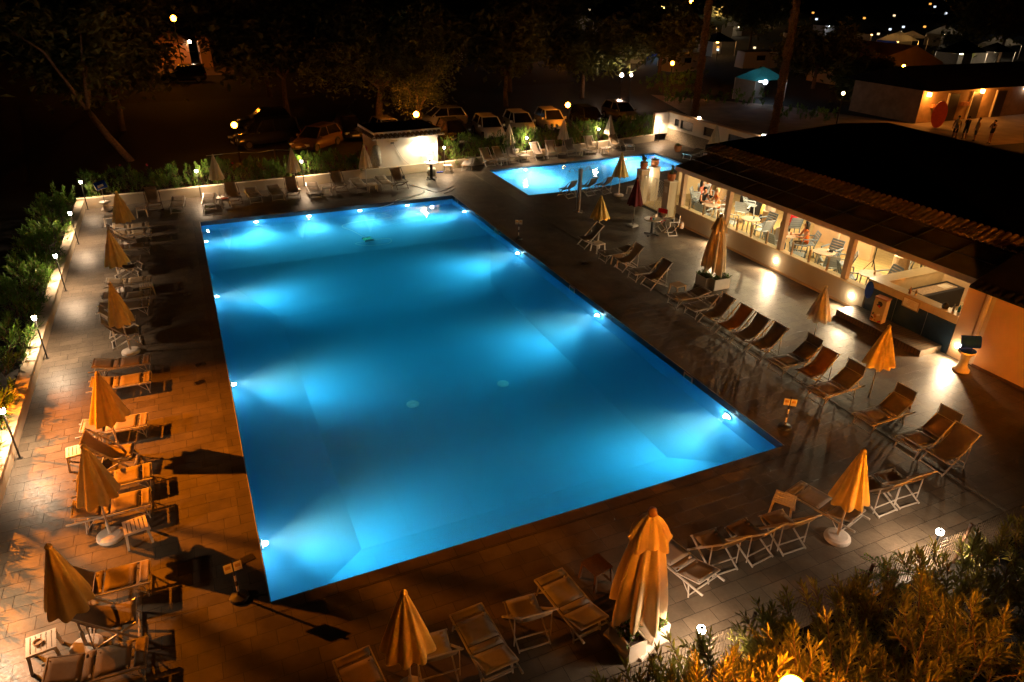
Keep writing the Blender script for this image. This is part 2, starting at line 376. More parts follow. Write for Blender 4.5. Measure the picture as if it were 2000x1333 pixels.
# underwater lamps: a round niche lamp in the wall with a real spot light in front of it
def plamp_mesh():
    r = empty('pool_lamp')
    MB().tube([(0,0,0),(.035,0,0)], .15, 20).build('trim_ring', 'plastic', r)
    MB().tube([(.0355,0,0),(.042,0,0)], .11, 20).build('lamp_lens', emis('pool_lamp_glow', (.75,.9,1), 14), r)
    return r
PL = Kind(plamp_mesh)
def plamp(x, y, ang, label, e=390, z=-.50, halo=.05, group='underwater lamps of the big pool'):
    o = PL.put(x, y, ang, label, 'pool lamp', group, z=z)
    d = Vector((math.cos(ang), math.sin(ang), 0))
    l = light('pool_spot', 'SPOT', (.06, 0, 0), (.7,.95,1), e, parent=o, r=.05, spot_size=R(92), spot_blend=.85)
    l.rotation_euler = Vector((1, 0, -.30)).to_track_quat('-Z','Y').to_euler()
    l2 = light('pool_core', 'SPOT', (.07, 0, 0), (.75,.93,1), e * .9, parent=o, r=.05, spot_size=R(58), spot_blend=1.0); l2.rotation_euler = Vector((1, 0, -.36)).to_track_quat('-Z','Y').to_euler()
    light('pool_halo', 'POINT', (.10, 0, 0), (.6,.9,1), e * halo, parent=o, r=.06)
    return o
for i, y in enumerate((22.4, 15.9, 9.1, 2.05)):
    plamp(12.5, y, PI, f'underwater lamp in the right wall of the big pool, {ORD[i]} from the far end')
    plamp(0.0, y, 0, f'underwater lamp in the left wall of the big pool, {ORD[i]} from the far end')
for i, x in enumerate((2.45, 4.95, 7.5, 10.0)):
    plamp(x, 24.45, -PI/2, f'underwater lamp in the far wall of the big pool, {ORD[i]} from the left', e=150, z=-.42)
for i, x in enumerate((18.9, 26.3)):
    plamp(x, 28.83 if i == 0 else 29.12, -PI/2, 'underwater lamp in the far wall of the small pool, ' + ('left' if i == 0 else 'right') + ' one', e=3200, z=-.42, halo=.25, group='underwater lamps of the small pool')

# pool fittings
def drain_cover():
    r = empty('floor_drain'); MB().lathe([(.19,0),(.19,.02),(.15,.035),(0,.035)], 24).build('cover', 'poolwhite', r); return r
DR = Kind(drain_cover)
DR.put(4.95, 7.3, 0, 'round white drain cover on the deep pool floor, left of the two', 'drain cover', 'drain covers on the pool floor', z=DP+.005)
DR.put(7.95, 7.3, 0, 'round white drain cover on the deep pool floor, right of the two', 'drain cover', 'drain covers on the pool floor', z=DP+.005)
def depth_plate():
    r = empty('wall_plate'); MB().box((0,0,0), (.02,.42,.22)).build('plate', 'signwhite', r)
    m = MB().box((-.0115,0,0), (.003,.32,.13)); m.build('skimmer_mouth', 'teal', r); return r
DPK = Kind(depth_plate)
for i, y in enumerate((23.75, 18.4, 11.1, 3.9)):
    DPK.put(12.488, y, 0, f'small white skimmer plate on the right pool wall, {ORD[i]} from the far end', 'skimmer', 'skimmer plates of the big pool', z=-.13)
rb = empty('pool_robot', (6.95, 20.6, SH+.02), R(8)); tag(rb, 'green pool cleaning robot on the shallow pool floor', 'pool robot')
mb = MB().box((0,0,.12), (.42,.30,.14), top=.8); mb.build('body', 'green', rb)
for s in (-1, 1): MB().box((0, s*.19, .1), (.46,.06,.2), top=.85).build('track', 'black', rb)
MB().tube([(-.15,0,.2),(-.1,0,.3),(.1,0,.3),(.15,0,.2)], .015, 6).build('handle', 'green', rb)
pts = [(6.75,20.4,-1.1),(6.2,19.9,-.7),(6.6,19.1,-.35),(7.5,19.0,-.3),(7.7,19.6,-.3),(6.9,20.1,-.5),(6.4,21.2,-.24),(6.1,22.1,-.22),(7.0,22.5,-.22),(8.6,22.6,-.22),(8.3,23.4,-.22),(7.4,23.7,-.22),(8.4,24.3,-.21),(9.2,24.43,-.1),(9.5,24.6,.02),(10.3,24.9,.02),(11.2,25.4,.02),(11.4,26.3,.02),(11.0,27.2,.02)]
def catmull(P, k=8):
    out = []; P = [Vector(p) for p in P]; Q = [P[0]] + P + [P[-1]]
    for i in range(1, len(Q)-2):
        for t in range(k):
            t /= k; a, b, c, d = Q[i-1], Q[i], Q[i+1], Q[i+2]
            out.append(.5*((2*b)+(-a+c)*t+(2*a-5*b+4*c-d)*t*t+(-a+3*b-3*c+d)*t**3))
    return out + [P[-1]]
tag(MB().tube(catmull(pts), .014, 6).build('floating_cable', 'hose', smooth=True), 'thin pale cable winding over the water to the robot', 'cable')
tag(MB().tube(catmull([(11.0,27.25,.02),(11.5,26.2,.02),(11.9,25.3,.02),(12.6,25.6,.02),(13.2,26.1,.02),(12.9,25.4,.02),(12.2,24.9,.02)]), .014, 6).build('black_hose', 'black', smooth=True), 'thin black cable curling on the deck at the far pool corner', 'cable')

# ------------------------------------------------------------------ low walls
def wallrun(name, pts, h, th, m, label, cat='wall', cap=.0):
    r = empty(name); tag(r, label, cat)
    for (x0,y0),(x1,y1) in zip(pts, pts[1:]):
        a, b = Vector((x0,y0)), Vector((x1,y1)); d = b - a; n = Vector((-d.y, d.x)).normalized() * th/2
        c = (a + b)/2 + n
        MB().box((c.x, c.y, h/2 - .01), (d.length + (.0 if cap == 0 else th*.0), th, h + .02), rz=math.atan2(d.y, d.x)).build('wall_run', m, r)
        if cap: MB().box((c.x, c.y, h + .02), (d.length, th + .05, .04), rz=math.atan2(d.y, d.x)).build('coping', m, r)
    return r
wallrun('low_wall', [(-5.0,-4.4),(-5.0,28.6)], .38, .28, 'wall', 'low plastered wall between the left path and the hedge', cap=1)
wallrun('low_wall', [(-5.28,28.62),(6.3,29.22),(9.9,29.55)], .50, .25, 'wall', 'low beige wall behind the far left row of loungers')
wallrun('low_wall', [(13.62,29.78),(31.0,32.52)], .46, .25, 'wall', 'low beige wall behind the small pool')

# ------------------------------------------------------------------ bollard lamps
def bollard(h=1.4):
    r = empty('path_lamp')
    MB().tube([(0,0,0),(0,0,h-.09)], .022, 8).build('post', 'black', r)
    MB().lathe([(.06,0),(.06,.012),(0,.012)], 12).build('foot', 'black', r)
    MB().lathe([(.04,h-.11),(.055,h-.10),(.062,h-.01),(.06,h)], 12).build('lamp_glass', emis('bollard_glow', (1,.88,.74), 40), r)
    MB().lathe([(.03,h+.003),(.028,h+.03),(.0,h+.04)], 14).build('cap', 'black', r)
    return r
BO = Kind(bollard)
def put_lamp(x, y, label, group, e=26, dx=(.16,0), h=1.4, rz=0, col=WHT, hs=1, be=.55):
    o = BO.put(x, y, rz, label, 'path lamp', group)
    d = Vector((dx[0], dx[1], 0)).normalized()
    l = light('lamp_light', 'SPOT', (d.x*.10, d.y*.10, h-.03), col, e * 2.0, parent=o, r=.06, spot_size=R(146), spot_blend=.7); l.rotation_euler = Vector((d.x*.18, d.y*.18, -1)).to_track_quat('-Z','Y').to_euler()
    l = light('lamp_light', 'SPOT', (-d.x*.12*hs, -d.y*.12*hs, h), col, e * be, parent=o, r=.06, spot_size=R(140), spot_blend=.8); l.rotation_euler = Vector((-d.x*hs, -d.y*hs, .05)).to_track_quat('-Z','Y').to_euler()
    return o
for i, y in enumerate((28.45, 23.1, 17.7, 12.2, 6.85, 1.4)):
    put_lamp(-4.88, y, f'thin black path lamp along the left wall, {ORD[i]} from the far end', 'path lamps along the left wall', e=120)
for i, x in enumerate((.27, 5.56)):
    put_lamp(x, 28.78 if i == 0 else 29.06, 'thin lamp against the far left wall, ' + ('left' if i == 0 else 'right') + ' one', 'wall lamps of the far hedge', be=3.0, e=70, dx=(0,-.16))
for i, (x, y) in enumerate(((13.95,29.7),(19.81,30.6),(25.65,31.52))):
    put_lamp(x, y, ['thin lamp at the right corner of the white hut', 'thin lamp in the hedge behind the small pool, left one', 'thin lamp in the hedge behind the small pool, right one'][i], 'wall lamps of the far hedge', be=3.0, e=70, dx=(0,-.16))
put_lamp(31.2, 32.3, 'thin lamp in front of the white corner wall', 'wall lamps of the far hedge', e=80, dx=(-.02,-.16))
for i, x in enumerate((6.42, 12.2)):
    o = BO.put(x, -4.3, 0, ['short lamp by the wire fence nearest the planters', 'short lamp by the wire fence on the right'][i], 'path lamp', 'lamps along the wire fence'); o.scale = (1.2,1.2,.66)
    l = light('lamp_light', 'SPOT', (0,.10,1.3), (1,.72,.5), 70, parent=o, r=.05, spot_size=R(142), spot_blend=.5); l.rotation_euler = Vector((0,.35,-1)).to_track_quat('-Z','Y').to_euler()
    light('lamp_light', 'POINT', (0,-.12,1.28), (1,.82,.66), 4, parent=o, r=.05)

# ------------------------------------------------------------------ sodium globes on poles
def globe_lamp(x, y, z, r, e, label, group='sodium globe lamps', sub=3, extra=0):
    o = empty('globe_lamp', (x, y, 0)); tag(o, label, 'street lamp', group)
    MB().tube([(0,0,0),(0,0,z-r*.9)], .04, 8).build('pole', 'black', o)
    MB().lathe([(r*.5, z-r*1.05),(r*.55, z-r*.8),(r*.3, z-r*.78)], 12).build('collar', 'black', o)
    mb = MB().lathe([(r*math.sin(PI*i/10), z - r*math.cos(PI*i/10)) for i in range(11)], 16)
    mb.build('globe', sodglobe(e / (PI * 4 * PI * r * r)), o, smooth=True)
    return o
globe_lamp(4.78, -7.2, 3.95, .14, 640, 'glowing sodium globe above the oleanders at the bottom edge')
globe_lamp(15.5, -11.0, 3.7, .2, 9000, 'sodium globe beyond the right end of the wire fence')
tag(MB().bb(5.6,-9.4,-.02,24,-9.2,3.05).build('light_block_wall','ochre'), 'unseen wall behind the oleanders, added to shade the deck from the right globe', 'wall')  # out of view, added to keep the far globe's light off the deck
for i, (x, y) in enumerate(((2.93,37.0),(14.55,37.0),(26.3,37.2))):
    globe_lamp(x, y, 2.05, .20, (260,750,380)[i], ['low sodium globe at the left end of the car park', 'low sodium globe behind the white hut', 'low sodium globe beside the row of white cars'][i])
# tall street lamp left of the path
sl = empty('street_lamp', (-11.0, 10.6, 0)); tag(sl, 'tall sodium street lamp behind the left hedge', 'street lamp')
MB().tube([(0,0,0),(0,0,6.6)], .06, 10, r2=.04).build('pole', 'black', sl)
MB().tube([(0,0,6.6),(.2,0,6.75),(.5,0,6.78)], .03, 8).build('arm', 'black', sl)
MB().box((.7,0,6.78), (.5,.2,.1), top=.7).build('lamp_head', 'grey', sl)
MB().box((.7,0,6.725), (.36,.14,.01)).build('lamp_lens', emis('street_lens', (1,.42,.06), 25), sl)
l = light('lamp_light', 'SPOT', (.7,0,6.6), SOD, 32000, parent=sl, r=.07, spot_size=R(57), spot_blend=1.0); l.rotation_euler = Vector((6.8,-4.9,-6.6)).to_track_quat('-Z','Y').to_euler()

# ------------------------------------------------------------------ plants
def leafquad(mb, p, d, l, w_, up, fold=.25):
    d = d.normalized(); s = d.cross(up)
    s = (s if s.length > 1e-3 else Vector((1,0,0))).normalized() * w_/2; n = s.cross(d).normalized() * w_ * fold
    mid = p + d * l * .5
    mb.add([p, mid + s + n, p + d * l, mid - s + n, mid], [(0,1,4),(1,2,4),(4,2,3),(0,4,3)])
def shoot(mb, p, d, L, rd, ll=.16, lw=.028, n=14):
    mb.cur = 1; mb.bar(p, p + d * L, .012)
    mb.cur = 0
    a0 = rd.random() * 6
    for i in range(n):
        t = .35 + .65 * i / n; a = a0 + i * 2.4
        q = p + d * L * t
        o1 = d.orthogonal().normalized(); o2 = d.cross(o1)
        k = .75 + .4 * rd.random() - .5 * (i / n)
        ld = (d * (.55 + .5 * i / n) + (o1 * math.cos(a) + o2 * math.sin(a)) * k)
        leafquad(mb, q, ld, ll * (.7 + .5 * rd.random()), lw * (.8 + .4 * rd.random()), Vector((0,0,1)))
def hedge(name, path, width, h0, h1, dens, label, m='leaf', ll=.16, lw=.028, seed=3, n=13, slen=.5, group=None):
    rd = random.Random(seed); mb = MB()
    P = [Vector((*p, 0)) for p in path]
    for a, b in zip(P, P[1:]):
        L = (b - a).length; d = (b - a).normalized(); nn = Vector((-d.y, d.x, 0))
        for _ in range(int(L * dens)):
            s = rd.random() * L; wv_ = (rd.random() - .5) * width
            hh = h0 + (h1 - h0) * (.5 + .5 * math.sin(s * 2.1 + a.x) * math.cos(s * .83 + 1)) * (1 - (abs(wv_) / width * 1.5) ** 2 * .5)
            z = hh * (1 - rd.random() ** 1.7 * .85) - slen * .6
            side = wv_ / width * 2
            dr = Vector((rd.gauss(0,.35), rd.gauss(0,.35), 1)) + nn * side * .7
            shoot(mb, a + d * s + nn * wv_ + Vector((0,0,max(.05, z))), dr.normalized(), slen * (.7 + .6 * rd.random()), rd, ll, lw, n)
    r = empty(name); tag(r, label, 'hedge', group)
    mb.build('foliage', [m, 'bark'], r)
    return r
hedge('oleander_hedge', [(-5.85,-1.0),(-5.85,28.9)], 1.1, .75, 1.3, 30, 'long oleander hedge behind the left wall, lit green by the path lamps', seed=5, ll=.21, lw=.05)
hedge('oleander_hedge', [(-5.0,29.6),(9.2,30.25)], 1.1, 1.0, 1.6, 40, 'oleander hedge behind the far left wall', seed=6, ll=.22, lw=.05)
hedge('oleander_hedge', [(14.3,30.55),(31.3,33.35)], 1.1, 1.2, 1.75, 40, 'oleander hedge between the small pool and the parked cars', seed=8, ll=.22, lw=.05)
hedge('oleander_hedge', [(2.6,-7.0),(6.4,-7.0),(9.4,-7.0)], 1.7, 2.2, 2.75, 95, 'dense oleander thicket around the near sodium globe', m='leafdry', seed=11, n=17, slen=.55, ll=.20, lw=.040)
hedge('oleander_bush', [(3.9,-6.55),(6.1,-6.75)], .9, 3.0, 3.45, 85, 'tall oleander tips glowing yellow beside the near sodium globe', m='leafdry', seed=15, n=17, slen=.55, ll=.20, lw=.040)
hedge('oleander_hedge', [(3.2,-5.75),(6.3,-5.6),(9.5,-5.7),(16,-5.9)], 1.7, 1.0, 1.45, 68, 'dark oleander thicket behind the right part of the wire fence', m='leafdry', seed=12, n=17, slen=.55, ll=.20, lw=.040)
# a few pink oleander blooms
rd = random.Random(4)
for i, (x, y, z) in enumerate(((-2.0,30.4,1.5),(-.9,30.3,1.2),(2.1,30.1,1.3),(24.6,31.9,1.2),(-3.2,30.2,1.6))):
    mb = MB()
    for k in range(9):
        d = Vector((rd.gauss(0,1), rd.gauss(0,1)-.6, rd.gauss(0,1)+.3)).normalized(); leafquad(mb, Vector((0,0,0)), d, .08, .07, Vector((0,0,1)))
    tag(mb.build('oleander_bloom', 'pinkflower', loc=(x, y, z)), ['pink oleander bloom in the far left hedge above the orange parasol','small pink bloom low in the far left hedge','red pink bloom right of the first far lamp','pink bloom in the hedge behind the small pool','pink bloom beside the blue drum stand'][i], 'flower', 'pink oleander blooms')
# young pinnate sapling by the fence
sp = empty('sapling', (9.95,-4.95,0)); tag(sp, 'young sapling with feathery leaves rising over the wire fence', 'sapling')
MB().tube([(0,0,0),(.03,.05,.8),(0,.1,1.35)], .015, 6).build('stem', 'bark', sp)
mb = MB()
for k in range(9):
    a = k * 2.4; d = Vector((math.cos(a), math.sin(a), .25)); p0 = Vector((0,.1,1.05 + .04*k)); Lf = .42
    for t in range(9):
        q = p0 + d * Lf * (t + 1) / 9 - Vector((0,0,.12)) * (t/9)**2; s = Vector((-d.y, d.x, -.1))
        for sg in (-1, 1): leafquad(mb, q, s * sg + d * .4, .10, .028, Vector((0,0,1)))
    mb.bar(p0, p0 + d * Lf, .006)
mb.build('leaves', 'leaf', sp)

# ------------------------------------------------------------------ wire fence
fr = empty('wire_fence'); tag(fr, 'sagging wire mesh fence along the near edge of the deck', 'fence')
FY = -4.45; FH = .95
for x in (2.4, 5.3, 7.35, 10.1, 12.8, 15.6):
    MB().tube([(x,FY,-.02),(x+.02,FY-.03,FH+.08)], .035, 6).build('post', 'darkwood', fr)
mb = MB()
def fz(x): return FH - .05 * abs(math.sin(x * 1.12))
x = 0.6
while x < 17.5:
    mb.bar((x,FY,.02),(x+.07*0,FY,fz(x)), .006); x += .075
for k in range(9):
    z = .05 + k * (FH-.07)/8; xs = [0.6 + i * .7 for i in range(25)]
    for a, b in zip(xs, xs[1:]): mb.bar((a,FY,z * fz(a)/FH),(b,FY,z * fz(b)/FH), .006 if k < 8 else .010)
mb.build('wire_mesh', 'mesh', fr)
# ================================================================== FURNITURE
def mk_deckchair(fab, frame='metal', tilt=0.0):
    def f():
        r = empty('deck_chair'); W_ = .29
        A = [(.52,.015),(-.62,.98+tilt)]      # long back frame: front foot to top bar
        B = [(-.50,.015),(.50,.40)]           # seat frame: rear foot to front bar
        mb = MB()
        for s in (-1, 1): mb.bar((A[0][0], s*(W_+.03), A[0][1]), (A[1][0], s*(W_+.03), A[1][1]), .022, .042)
        mb.tube([(A[1][0], -W_-.06, A[1][1]),(A[1][0], W_+.06, A[1][1])], .016, 8)
        mb.bar((A[0][0]-.05, -W_-.03, A[0][1]+.03),(A[0][0]-.05, W_+.03, A[0][1]+.03), .028)
        mb.build('back_frame', frame, r)
        mb = MB()
        for s in (-1, 1): mb.bar((B[0][0], s*W_, B[0][1]), (B[1][0], s*W_, B[1][1]), .022, .038)
        mb.tube([(B[1][0], -W_-.03, B[1][1]),(B[1][0], W_+.03, B[1][1])], .016, 8)
        mb.bar((B[0][0]+.03, -W_, B[0][1]+.02),(B[0][0]+.03, W_, B[0][1]+.02), .028)
        mb.build('seat_frame', frame, r)
        mb = MB()
        for s in (-1, 1): mb.bar((-.33, s*(W_+.055), .75+tilt*.7), (-.34, s*(W_+.055), .06), .016, .026)
        mb.bar((-.34, -W_-.055, .22),(-.34, W_+.055, .22), .022)
        mb.build('rear_support', frame, r)
        rows = []
        for i in range(11):
            t = i / 10; x = A[1][0] * (1-t) + B[1][0] * t; z = (A[1][1]) * (1-t) + (B[1][1]+.015) * t
            sag = math.sin(PI * t**.85); x -= .05 * sag; z -= .24 * sag
            rows.append([(x, -W_ + .02 + (2*W_-.04) * j/4, z - .035 * sag * math.sin(PI*j/4)) for j in range(5)])
        MB().sheet(rows).build('sling', fab, r, smooth=True)
        return r
    return f
def mk_lounger(fab, back=10, shade=0):
    def f():
        r = empty('sun_lounger'); W_ = .31; H = .34
        mb = MB()
        for s in (-1, 1): mb.bar((-.98, s*W_, H),(.95, s*W_, H), .026, .04)
        mb.bar((.95,-W_,H),(.95,W_,H), .026); mb.bar((-.28,-W_,H-.02),(-.28,W_,H-.02), .022); mb.bar((-.86,-W_,H),(-.86,W_,H), .026)
        for s in (-1, 1): mb.tube([(-.98,s*W_,H),(-1.06,s*W_,H)], .024, 8)
        mb.build('frame', 'metal', r)
        for x in (.78, -.62):
            mb = MB()
            for s in (-1, 1): mb.bar((x, s*(W_-.02), H-.02),(x + (.08 if x > 0 else -.06), s*(W_-.02), .0), .024)
            mb.bar((x + (.07 if x > 0 else -.05), -W_+.02, .05),(x + (.07 if x > 0 else -.05), W_-.02, .05), .022)
            for s in (-1, 1): mb.bar((x + (.07 if x > 0 else -.05), s*(W_-.03), .06),(x - (.26 if x > 0 else -.22), s*(W_-.03), H-.02), .014)
            mb.build('leg', 'metal', r)
        def panel(x0, x1, z0, z1, sag=.025, n=5):
            return [[(x0 + (x1-x0)*i/n, -W_ + .025 + (2*W_-.05)*j/4, z0 + (z1-z0)*i/n - sag * math.sin(PI*j/4) * math.sin(PI*i/n)) for j in range(5)] for i in range(n+1)]
        MB().sheet(panel(.72, .93, H+.025, H+.025)).build('foot_panel', fab, r, smooth=True)
        MB().sheet(panel(-.02, .66, H+.028, H+.025)).build('seat_panel', fab, r, smooth=True)
        a = R(back); L = .66; x0 = -.26; z0 = H + .03
        MB().sheet(panel(x0, x0 - L*math.cos(a), z0, z0 + L*math.sin(a))).build('back_panel', fab, r, smooth=True)
        MB().sheet(panel(-.24, -.05, H+.03, H+.03, n=2)).build('middle_panel', fab, r, smooth=True)
        mb = MB()
        for s in (-1, 1): mb.bar((x0, s*(W_-.015), z0-.01),(x0 - L*math.cos(a), s*(W_-.015), z0 - .01 + L*math.sin(a)), .02, .026)
        mb.bar((x0 - L*math.cos(a), -W_+.015, z0-.01 + L*math.sin(a)),(x0 - L*math.cos(a), W_-.015, z0-.01 + L*math.sin(a)), .026)
        if back > 20:
            for s in (-1, 1): mb.bar((x0 - .4*math.cos(a), s*(W_-.03), z0 + .38*math.sin(a)),(x0 - .62, s*(W_-.03), H), .014)
        mb.build('back_frame', 'metal', r)
        if shade:
            b = R(50); xs = x0 - L*math.cos(a); zs = z0 + L*math.sin(a)
            MB().sheet([[(xs + .34*t*math.cos(b)*-.2, -W_+.03+(2*W_-.06)*j/3, zs + .34*t*math.sin(b)) for j in range(4)] for t in (0,.33,.66,1)]).build('sunshade', fab, r)
            mb = MB()
            for s in (-1, 1): mb.bar((xs, s*(W_-.01), zs),(xs - .068*math.cos(b), s*(W_-.01), zs + .36*math.sin(b)), .014)
            mb.bar((xs - .068*math.cos(b), -W_, zs + .36*math.sin(b)),(xs - .068*math.cos(b), W_, zs + .36*math.sin(b)), .016)
            mb.build('sunshade_frame', 'metal', r)
        return r
    return f
def mk_stool(m='plastic', slats=True):
    def f():
        r = empty('side_table'); mb = MB()
        if slats:
            for i in range(6): mb.box((-.19 + .076*i, 0, .39), (.058, .40, .022))
            for s in (-1, 1): mb.box((0, s*.205, .375), (.44, .03, .05))
        else: mb.box((0,0,.39), (.44,.44,.025))
        mb.build('top', m, r)
        for sx in (-1, 1):
            for sy in (-1, 1):
                MB().bar((sx*.19, sy*.19, .37), (sx*.225, sy*.225, 0), .045).build('leg', m, r)
        return r
    return f
def pleat(n, amp, seed):
    rd = random.Random(seed); ph = [rd.random()*.5 for _ in range(n)]
    def g(r, z, a, i): 
        k = math.cos(a * n + ph[int(a/(2*PI)*n) % n]*.6)
        return r * (1 + amp * k + .10*math.sin(a*2+seed)), (-.035*abs(math.cos(a*n/2)) if i == 0 else 0)
    return g
def mk_parasol(fab, seed=1, base='round', hh=2.3, zb=1.08, rb=.33):
    def f():
        r = empty('closed_parasol')
        MB().tube([(0,0,.05),(0,0,hh-.05)], .019, 8).build('pole', 'metal' if base != 'wood' else 'wood', r)
        prof = [(rb*(1-t)**.92 + .035, zb + (hh-zb-.04)*t) for t in (0,.04,.12,.25,.4,.55,.7,.82,.92,1)]
        MB().lathe(prof, 64, mod=pleat(8, .13, seed), caps=False).build('canopy', fab, r, smooth=True)
        MB().lathe([(.045,hh-.07),(.06,hh-.05),(.055,hh-.01),(.03,hh+.02),(0,hh+.05)], 12).build('finial', fab, r)
        if base == 'round': 
            MB().lathe([(.26,0),(.27,.03),(.26,.08),(.2,.11),(.05,.12)], 24).build('base', 'concrete', r)
            MB().tube([(0,0,.1),(0,0,.42)], .032, 10).build('sleeve', 'concrete', r)
        elif base == 'slab':
            MB().box((0,0,.04), (.4,.4,.08), top=.9).build('base', 'concrete', r)
            MB().tube([(0,0,.06),(0,0,.35)], .03, 8).build('sleeve', 'grey', r)
        else:
            MB().tube([(0,0,0),(0,0,.30)], .03, 8).build('sleeve', 'concrete', r)
        return r
    return f
def mk_bigparasol(seed):
    def f():
        r = empty('large_closed_parasol')
        rd = random.Random(seed); n = 8
        off = [rd.uniform(-.10,.10) for _ in range(n)]; dz = [rd.uniform(-.22,.10) for _ in range(n)]
        def md(rr, z, a, i):
            k = int(a/(2*PI)*n) % n; u = (a/(2*PI)*n) % 1; c = math.cos(2*PI*(u-.5))
            t = max(0, 1 - i/11)
            return rr * (1 + (.24*t + .08) * c + off[k]*t*c), (dz[k] - .16*(1+c)*.5) * t**3
        prof = [(.40 - .0*t, 0) for t in (0,)]
        Z = [.80,.90,1.05,1.25,1.5,1.75,2.0,2.2,2.4,2.55,2.66,2.74]; RR = [.38,.385,.385,.37,.345,.31,.27,.235,.20,.165,.12,.05]
        MB().lathe(list(zip(RR, Z)), 96, mod=md, caps=False).build('canopy', 'bigcloth', r, smooth=True)
        def m2(rr, z, a, i): return rr*(1+.12*math.cos(a*8)+.07*math.sin(a*3+seed)), (-.07*math.cos(a*4) if i == 0 else 0)
        MB().lathe([(.33,2.27),(.30,2.38),(.235,2.55),(.15,2.70),(.07,2.78)], 64, mod=m2, caps=False).build('top_vent', 'bigcloth', r, smooth=True)
        MB().lathe([(.02,2.74),(.06,2.78),(.075,2.84),(.06,2.90),(0,2.93)], 16).build('finial', 'wood', r, smooth=True)
        MB().tube([(0,0,.05),(0,0,2.78)], .035, 12).build('pole', 'metal', r)
        MB().box((0,0,.03), (.8,.8,.06)).build('base_plate', 'concrete', r)
        return r
    return f
M['bigcloth'] = mat('heavy_cream_canvas', (.72,.56,.34), .85, var=.07, vscale=3, bump=.25, bscale=14, subs=.15)
def planter(x, y, rz, label, group, sx=.62, sy=.36, seed=1, flowers=0):
    r = empty('planter_box', (x, y, 0), rz); tag(r, label, 'planter', group)
    mb = MB(); h = .42; t = .025
    for s in (-1, 1):
        mb.box((0, s*(sy/2-t/2), h/2), (sx, t, h)); mb.box((s*(sx/2-t/2), 0, h/2), (t, sy-2*t, h))
    mb.build('box', 'plastic', r); MB().box((0,0,h-.06), (sx-2*t-.002, sy-2*t-.002, .05)).build('soil', 'soil', r)
    rd = random.Random(seed); mb = MB()
    for k in range(46):
        p = Vector((rd.uniform(-sx,sx)*.4, rd.uniform(-sy,sy)*.38, h-.04)); d = Vector((rd.gauss(0,.6), rd.gauss(0,.6), 1)).normalized()
        shoot(mb, p, d, .12 + rd.random()*.1, rd, .07, .03, 7)
    mb.build('plants', ['leaf', 'bark'], r)
    if flowers:
        mb = MB()
        for k in range(24):
            p = Vector((rd.uniform(-sx,sx)*.42, rd.uniform(-sy,sy)*.42, h + rd.uniform(.05,.17)))
            for q in range(4): leafquad(mb, p, Vector((rd.gauss(0,1), rd.gauss(0,1), .6)), .035, .03, Vector((0,0,1)))
        mb.build('blooms', 'flower', r)
    return r

DCb = Kind(mk_deckchair('sling')); DCd = Kind(mk_deckchair('slingdark')); DCo = Kind(mk_deckchair('slingorange')); DCw = Kind(mk_deckchair('slingwhite'))
DCk = Kind(mk_deckchair('sling', 'darkwood'))
LGb = Kind(mk_lounger('sling')); LGd = Kind(mk_lounger('slingdark')); LGr = Kind(mk_lounger('sling', 38)); LGs = Kind(mk_lounger('slingdark', 30, 1)); LGw = Kind(mk_lounger('slingwhite', 14)); LGk = Kind(mk_lounger('sling', 12, 1))
ST = Kind(mk_stool()); STd = Kind(mk_stool('darkwood', False)); STp = Kind(mk_stool('plastic', False))
rj = random.Random(21)
def J(a=.03): return rj.uniform(-a, a)

# ---- left row (heads towards the left wall)
G1 = 'sun loungers in the left row'
LX = -2.76
for i, (y, k, n) in enumerate(((23.75,'b',''),(22.75,'b',''),(20.9,'b',''),(16.9,'b',''),(15.5,'b',''),(14.6,'b',''),(10.35,'b',''),(9.2,'b',''),(6.95,'b',''),(4.6,'b',''),(3.65,'b',''),(1.35,'r','with its backrest raised, '),(-.55,'b',''))):
    K = dict(b=LGb, r=LGr)[k]
    K.put(LX + J(.06) + (.1 if k == 'r' else 0), y, J(.06), f'beige lounger {n}{ORD[i]} from the far end of the left row', 'sun lounger', G1, sc=(.78,1,1))
G2 = 'deck chairs in the left row'
for i, (x, y, rz, K) in enumerate(((-3.0,21.8,.05,DCb),(-2.8,19.2,-.05,DCb),(-2.9,18.3,.08,DCd),(-2.85,13.2,.0,DCb),(-2.75,12.35,.1,DCb),(-2.75,5.6,-.1,DCb),(-2.6,.35,.02,DCd))):
    K.put(x, y, rz, f'folding deck chair seen from its side, {ORD[i]} from the far end of the left row', 'deck chair', G2, sc=(.82,1,1))
G3 = 'small tables beside the loungers'
for x, y, rz, l in ((-3.75,25.45,0,'white side table standing apart at the far end of the left row'),(-2.15,16.2,.1,'low side table between the third pair of left loungers'),(-3.55,6.05,.1,'slatted side table behind the fourth orange parasol on the left'),(-2.25,2.75,.15,'orange lit slatted side table next to a round parasol base'),(-3.62,.25,.12,'white side table with an ashtray at the bottom left corner')):
    ST.put(x, y, rz, l, 'side table', G3)
at_ = MB().lathe([(.07,0),(.075,.035),(.06,.035),(.055,.01),(0,.01)], 16).build('ashtray', 'ochre', loc=(-3.66,.25,.403)); tag(at_, 'small round ashtray on the bottom left side table', 'ashtray')
G4 = 'closed parasols in the left row'
PA = [Kind(mk_parasol('mustard', s)) for s in (1,2,3)]
for i, (x, y) in enumerate(((-2.88,22.3),(-2.93,16.85),(-2.6,11.65),(-2.7,6.05),(-2.78,3.05),(-3.02,.2))):
    o = PA[i % 3].put(x, y, i * 1.1, f'closed mustard parasol, {ORD[i]} from the far end of the left row', 'parasol', G4)
    o.rotation_euler = (R(rj.uniform(-2,2)), R(rj.uniform(-2.5,1.5)), i * 1.1)

